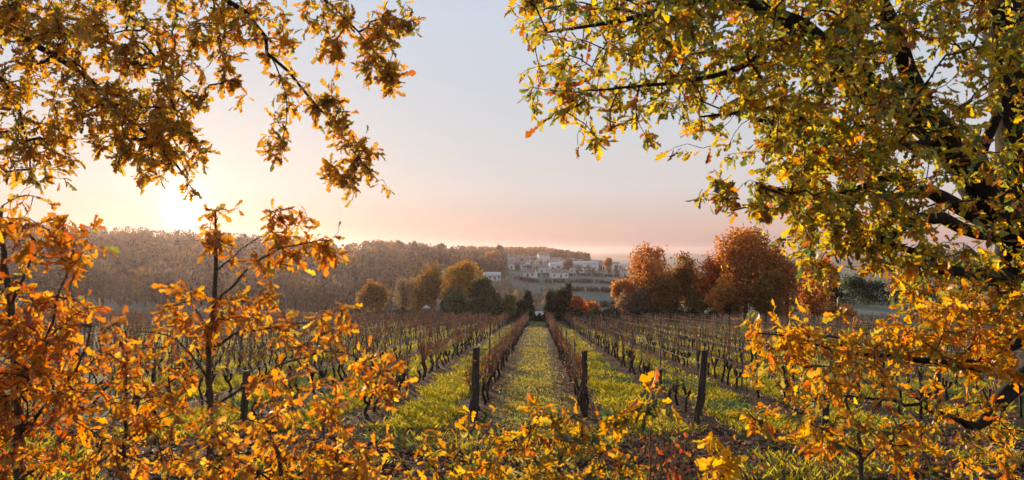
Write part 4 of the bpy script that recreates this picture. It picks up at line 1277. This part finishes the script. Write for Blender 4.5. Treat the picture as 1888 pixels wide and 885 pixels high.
# --- bottom middle
tips = tips_poly([(750, 850), (790, 810), (850, 800), (900, 790), (900, 900), (745, 900)], 46, 5.4, 6.2, 2, .09) + tl([(875, 770), (900, 780)], 4, 5.8, 5.8, .04)
sapling(830, 5.9, 'low yellow-green oak sapling at the foot of the thick end post',
        [[(832, 885, 5.9, .010), (845, 830, 5.9, .006), (880, 780, 5.8, .003)], [(832, 900, 5.9, .008), (790, 850, 5.8, .004), (770, 820, 5.8, .002)]],
        tips, YELLOW, 5.7, .080, 130)
tips = tips_poly([(900, 800), (960, 770), (1040, 760), (1110, 780), (1150, 820), (1180, 900), (890, 900)], 150, 5.2, 6.4, 3, .10) + tl([(1000, 765), (1060, 765)], 8, 5.9, 5.9, .04)
sapling(1030, 5.9, 'bushy yellow and green oak sapling in front of the central aisle',
        [[(1030, 885, 5.9, .014), (1035, 820, 5.9, .010), (1045, 770, 5.9, .004)], [(1030, 890, 5.9, .010), (970, 830, 5.8, .006), (930, 810, 5.8, .003)], [(1030, 890, 5.9, .010), (1100, 840, 5.8, .006), (1140, 820, 5.8, .003)]],
        tips, YELLOW, 5.9, .080, 220)
tips = tl([(1130, 780), (1170, 740), (1215, 735)], 14, 6.1, 6.1, .06) + tl([(1150, 770), (1190, 770)], 8, 6.1, 6.1, .05)
sapling(1200, 6.3, 'small sprig of yellow leaves on a thin reddish stem beside the green alley',
        [[(1196, 885, 6.3, .007), (1200, 800, 6.2, .006), (1203, 735, 6.1, .003)], [(1198, 830, 6.2, .004), (1165, 770, 6.1, .003), (1140, 765, 6.1, .002)]],
        tips, YELLOW, 3.6, .11, 60, mat=M_weed)
tips = tl([(1320, 810), (1330, 850), (1350, 890)], 22, 5.8, 5.6, .045) + tl([(1300, 870), (1330, 890)], 8, 5.6, 5.6, .05)
sapling(1335, 5.7, 'small upright bright yellow oak seedling below the leaning post',
        [[(1335, 885, 5.7, .007), (1328, 845, 5.75, .005), (1318, 808, 5.8, .002)]], tips, [(3, (.60, .38, .04)), (1, (.5, .28, .03))], 4.2, .105, 60)
tips = tips_poly([(1400, 690), (1480, 670), (1560, 690), (1640, 730), (1700, 760), (1720, 840), (1600, 850), (1480, 800), (1420, 780)], 130, 5.6, 6.8, 3, .10)
tips += tl([(1370, 760), (1420, 790)], 12, 6.0, 6.0, .06) + tips_poly([(1600, 800), (1760, 760), (1800, 900), (1640, 900)], 30, 5.8, 7, 2, .12)
sapling(1590, 6.2, 'spreading yellow-orange oak sapling in front of the right vine rows',
        [[(1590, 885, 6.2, .020), (1580, 800, 6.2, .015), (1560, 740, 6.2, .010), (1530, 690, 6.2, .004)], [(1588, 840, 6.2, .012), (1500, 780, 6.0, .008), (1430, 740, 5.9, .004), (1380, 760, 5.9, .002)],
         [(1588, 850, 6.2, .012), (1650, 790, 6.1, .008), (1710, 760, 6.1, .003)]],
        tips, YELLOW + [(2, (.56, .24, .03))], 5.7, .080, 280, r0=.024)

random.seed(111); rng = np.random.default_rng(111)
# ------------------------------------------------------------------ grass
def grass_blades():
    P_G = [(4, (.27, .24, .025)), (3, (.40, .32, .035)), (1.6, (.12, .17, .035)), (2, (.36, .29, .06)), (.7, (.40, .31, .12))]
    xs_, ys_, hs_, ws_ = [], [], [], []
    def add(n, y0, y1, hh, ww):
        y = y0 + (y1 - y0) * rng.random(n)
        x = (rng.random(n) * 1.12 - .54) * y
        d = np.abs(((x - ROW_X0) / ROW_DX + .5) % 1 - .5) * ROW_DX
        wob = .16 * np.sin(y * 1.7 + x) + .1 * np.sin(y * .6) + rng.normal(0, .10, n)
        p = sstep(.36, .6, d + wob)
        # the middle aisle: worn tracks either side of a grass crown
        aisle = (x > ROW_X0) & (x < ROW_X0 + ROW_DX)
        tx = np.abs(x + .17 + .08 * np.sin(y * .9))
        p = np.where(aisle, np.where(tx < .62, .85, .38 * (tx < .92)), p)
        clump = .55 + .45 * np.sin(x * 2.3 + 3 * np.sin(y * .8)) * np.sin(y * 1.9 + 2 * np.sin(x * 1.1))
        p = p * (.35 + .65 * clump)
        k = rng.random(n) < p
        xs_.append(x[k]); ys_.append(y[k]); hs_.append(hh * rng.uniform(.5, 1.4, k.sum()) * np.where(aisle[k], .7, 1)); ws_.append(np.full(k.sum(), ww))
    add(200000, 14.4, 24, .11, .0045)
    add(150000, 24, 42, .12, .008)
    add(120000, 42, 96, .14, .018)
    # rough tufts on the verge
    n = 30000
    y = rng.uniform(8.5, 14.8, n); x = (rng.random(n) * 1.4 - .72) * y
    k = np.sin(x * 1.3 + 1.2 * np.sin(y * 2)) * np.sin(y * 1.4 + x * .4) + .25 * np.sin(x * 4.1) * np.sin(y * 3.3) > .12
    xs_.append(x[k]); ys_.append(y[k]); hs_.append(rng.uniform(.06, .2, k.sum())); ws_.append(np.full(k.sum(), .005))
    x = np.concatenate(xs_); y = np.concatenate(ys_); h = np.concatenate(hs_); w = np.concatenate(ws_)
    n = len(x)
    z = H(x, y) - .012
    a = rng.random(n) * 2 * math.pi
    ln = rng.normal(0, .45, (n, 2)) * h[:, None]
    b0 = np.stack([x - np.cos(a) * w, y - np.sin(a) * w, z], -1)
    b1 = np.stack([x + np.cos(a) * w, y + np.sin(a) * w, z], -1)
    m0 = np.stack([x + ln[:, 0] * .35 + np.cos(a) * w * .7, y + ln[:, 1] * .35 + np.sin(a) * w * .7, z + h * .6], -1)
    t = np.stack([x + ln[:, 0], y + ln[:, 1], z + h * .95], -1)
    V = np.stack([b0, b1, m0, t], 1).reshape(-1, 3)
    Fc = (np.array([[0, 1, 2, 3]])[None] + (np.arange(n) * 4)[:, None, None]).reshape(-1, 4)
    patch = (np.sin(x * .9 + 2 * np.sin(y * .5)) * np.sin(y * .7 + x * .3))[:, None]
    C = pick_cols(P_G, n, .2) * (1 + .25 * patch)
    cold = np.array([[.07, .12, .06]])
    C = np.where(rng.random((n, 1)) < np.clip(-patch - .2, 0, 1), cold, C)
    dry = (rng.random((n, 1)) < (((x > ROW_X0) & (x < ROW_X0 + ROW_DX))[:, None] * .5))
    C = np.where(dry, np.array([[.38, .31, .11]]) * (1 + rng.normal(0, .15, (n, 1))), C)
    o = link(bpy.data.objects.new('grass', np_mesh('grass', V, Fc, [M_grass], colors=np.repeat(np.clip(C, .01, .7), 4, axis=0))))
    tag(o, 'short yellow-green grass growing in the alleys between vine rows', kind='stuff')
grass_blades()

# fallen leaves under the rows and on the verge
n = 19000
y = np.concatenate([rng.uniform(8.5, 15, 10000), rng.uniform(14, 40, n - 10000)])
x = (rng.random(n) * 1.4 - .72) * y
rowk = np.round((x - ROW_X0) / ROW_DX)
x = np.where((y > 14.5), ROW_X0 + rowk * ROW_DX + rng.normal(0, .26, n), x)
pos = np.stack([x, y, H(x, y) + .05 + rng.random(n) * .04], -1)
nn = rng.normal(0, .45, (n, 3)); nn[:, 2] += 1
d = rng.normal(0, 1, (n, 3)); d[:, 2] *= .25
o = link(bpy.data.objects.new('leaf_litter', leaf_mesh('leaf_litter', pos, frames(d, nn), rng.uniform(.05, .11, n), pick_cols([(3, (.20, .10, .06)), (2, (.30, .14, .06)), (1, (.13, .07, .045)), (1, (.36, .2, .08)), (.5, (.36, .12, .04))], n), M_litter, [SMALL[1], SPRIG[0]])))
tag(o, 'brown fallen leaves scattered under the vine rows and on the verge', kind='stuff')
# pale stones
st = MB()
ico = [(0, 0, 1), (.89, 0, .45), (.28, .85, .45), (-.72, .53, .45), (-.72, -.53, .45), (.28, -.85, .45), (.72, .53, -.45), (-.28, .85, -.45), (-.89, 0, -.45), (-.28, -.85, -.45), (.72, -.53, -.45), (0, 0, -1)]
icf = [(0, 1, 2), (0, 2, 3), (0, 3, 4), (0, 4, 5), (0, 5, 1), (1, 6, 2), (2, 7, 3), (3, 8, 4), (4, 9, 5), (5, 10, 1), (2, 6, 7), (3, 7, 8), (4, 8, 9), (5, 9, 10), (1, 10, 6), (6, 11, 7), (7, 11, 8), (8, 11, 9), (9, 11, 10), (10, 11, 6)]
for i in range(2600):
    if i < 1100:
        yy = random.uniform(9.6, 14.8); xx = random.uniform(-.5, .6) * yy
    else:
        yy = 14.5 + 32 * random.random() ** 1.6; xx = random.choice((-.17 - .66, -.17 + .66)) + random.gauss(0, .10)
        if random.random() < .35: xx = row_x(random.randint(-4, 5)) + random.gauss(0, .3)
    s = random.uniform(.008, .028) * (1.3 if i < 1100 else 1)
    zz = Hs(xx, yy) + .045
    st.poly([(xx + a * s * random.uniform(.8, 1.3), yy + b * s * random.uniform(.8, 1.3), zz + c * s * .6) for a, b, c in ico], icf)
o = st.build('stones', M_stone)
tag(o, 'small pale stones on the verge and along the aisle tracks', kind='stuff')

# dry stems and brambles below the leaning post
wd = MB()
bl_p, bl_d = [], []
for i in range(230):
    if i < 120: px, d = random.gauss(1235, 55), random.uniform(8.5, 13)
    else: px, d = random.uniform(640, 1800), random.uniform(8.5, 13)
    g = ground_at(px, d)
    h = random.uniform(.25, .85) if i < 120 else random.uniform(.12, .5)
    lx, ly = random.gauss(0, .22) * h, random.gauss(0, .2) * h
    q = [(g[0], g[1], g[2] - .05), (g[0] + lx * .4, g[1] + ly * .3, g[2] + h * .55), (g[0] + lx, g[1] + ly, g[2] + h)]
    r = random.uniform(.003, .0055)
    wd.tube(q, [r, r * .8, r * .4], 4, False)
    for _ in range(random.randint(0, 3)):
        u = random.uniform(.3, .9)
        b = Vector(q[1]).lerp(Vector(q[2]), u)
        wd.tube([b, b + Vector((random.gauss(0, .1), random.gauss(0, .1), random.uniform(.03, .15)))], [r * .5, r * .3], 3, False)
    if random.random() < .6:
        for _ in range(random.randint(1, 6)):
            bl_p.append(np.array(q[0]) + (np.array(q[2]) - np.array(q[0])) * random.random() + rng.normal(0, .05, 3))
o = wd.build('dry_weeds', M_weed)
tag(o, 'tangle of dry reddish weed stems below the leaning post', kind='stuff')
pos = np.array(bl_p); n = len(pos)
o = link(bpy.data.objects.new('bramble_leaves', leaf_mesh('bramble_leaves', pos, frames(rng.normal(0, 1, (n, 3)), rng.normal(0, 1, (n, 3)) + np.array([0, 0, .8])), rng.uniform(.05, .09, n), pick_cols([(2, (.40, .07, .03)), (2, (.30, .12, .04)), (2, (.08, .10, .03)), (1, (.45, .2, .04))], n), M_leaf, SMALL)))
tag(o, 'small red and green bramble leaves among the dry stems', kind='stuff')

# ------------------------------------------------------------------ haze: one closed box of even air round everything
HAZE_DENSITY = 0.00009
hz = MB()
hz.box(-4520, 4520, -420, 4520, -31.2, 26)
hm, nt, out = new_mat('haze_air')
pv = N(nt, 'ShaderNodeVolumePrincipled')
pv.inputs['Color'].default_value = (0.90, 0.75, 0.84, 1)
pv.inputs['Density'].default_value = HAZE_DENSITY
pv.inputs['Anisotropy'].default_value = 0.70
nt.links.new(pv.outputs[0], out.inputs['Volume'])
ho = hz.build('haze', hm)
tag(ho, 'thin warm evening haze hanging over the whole valley', kind='stuff')
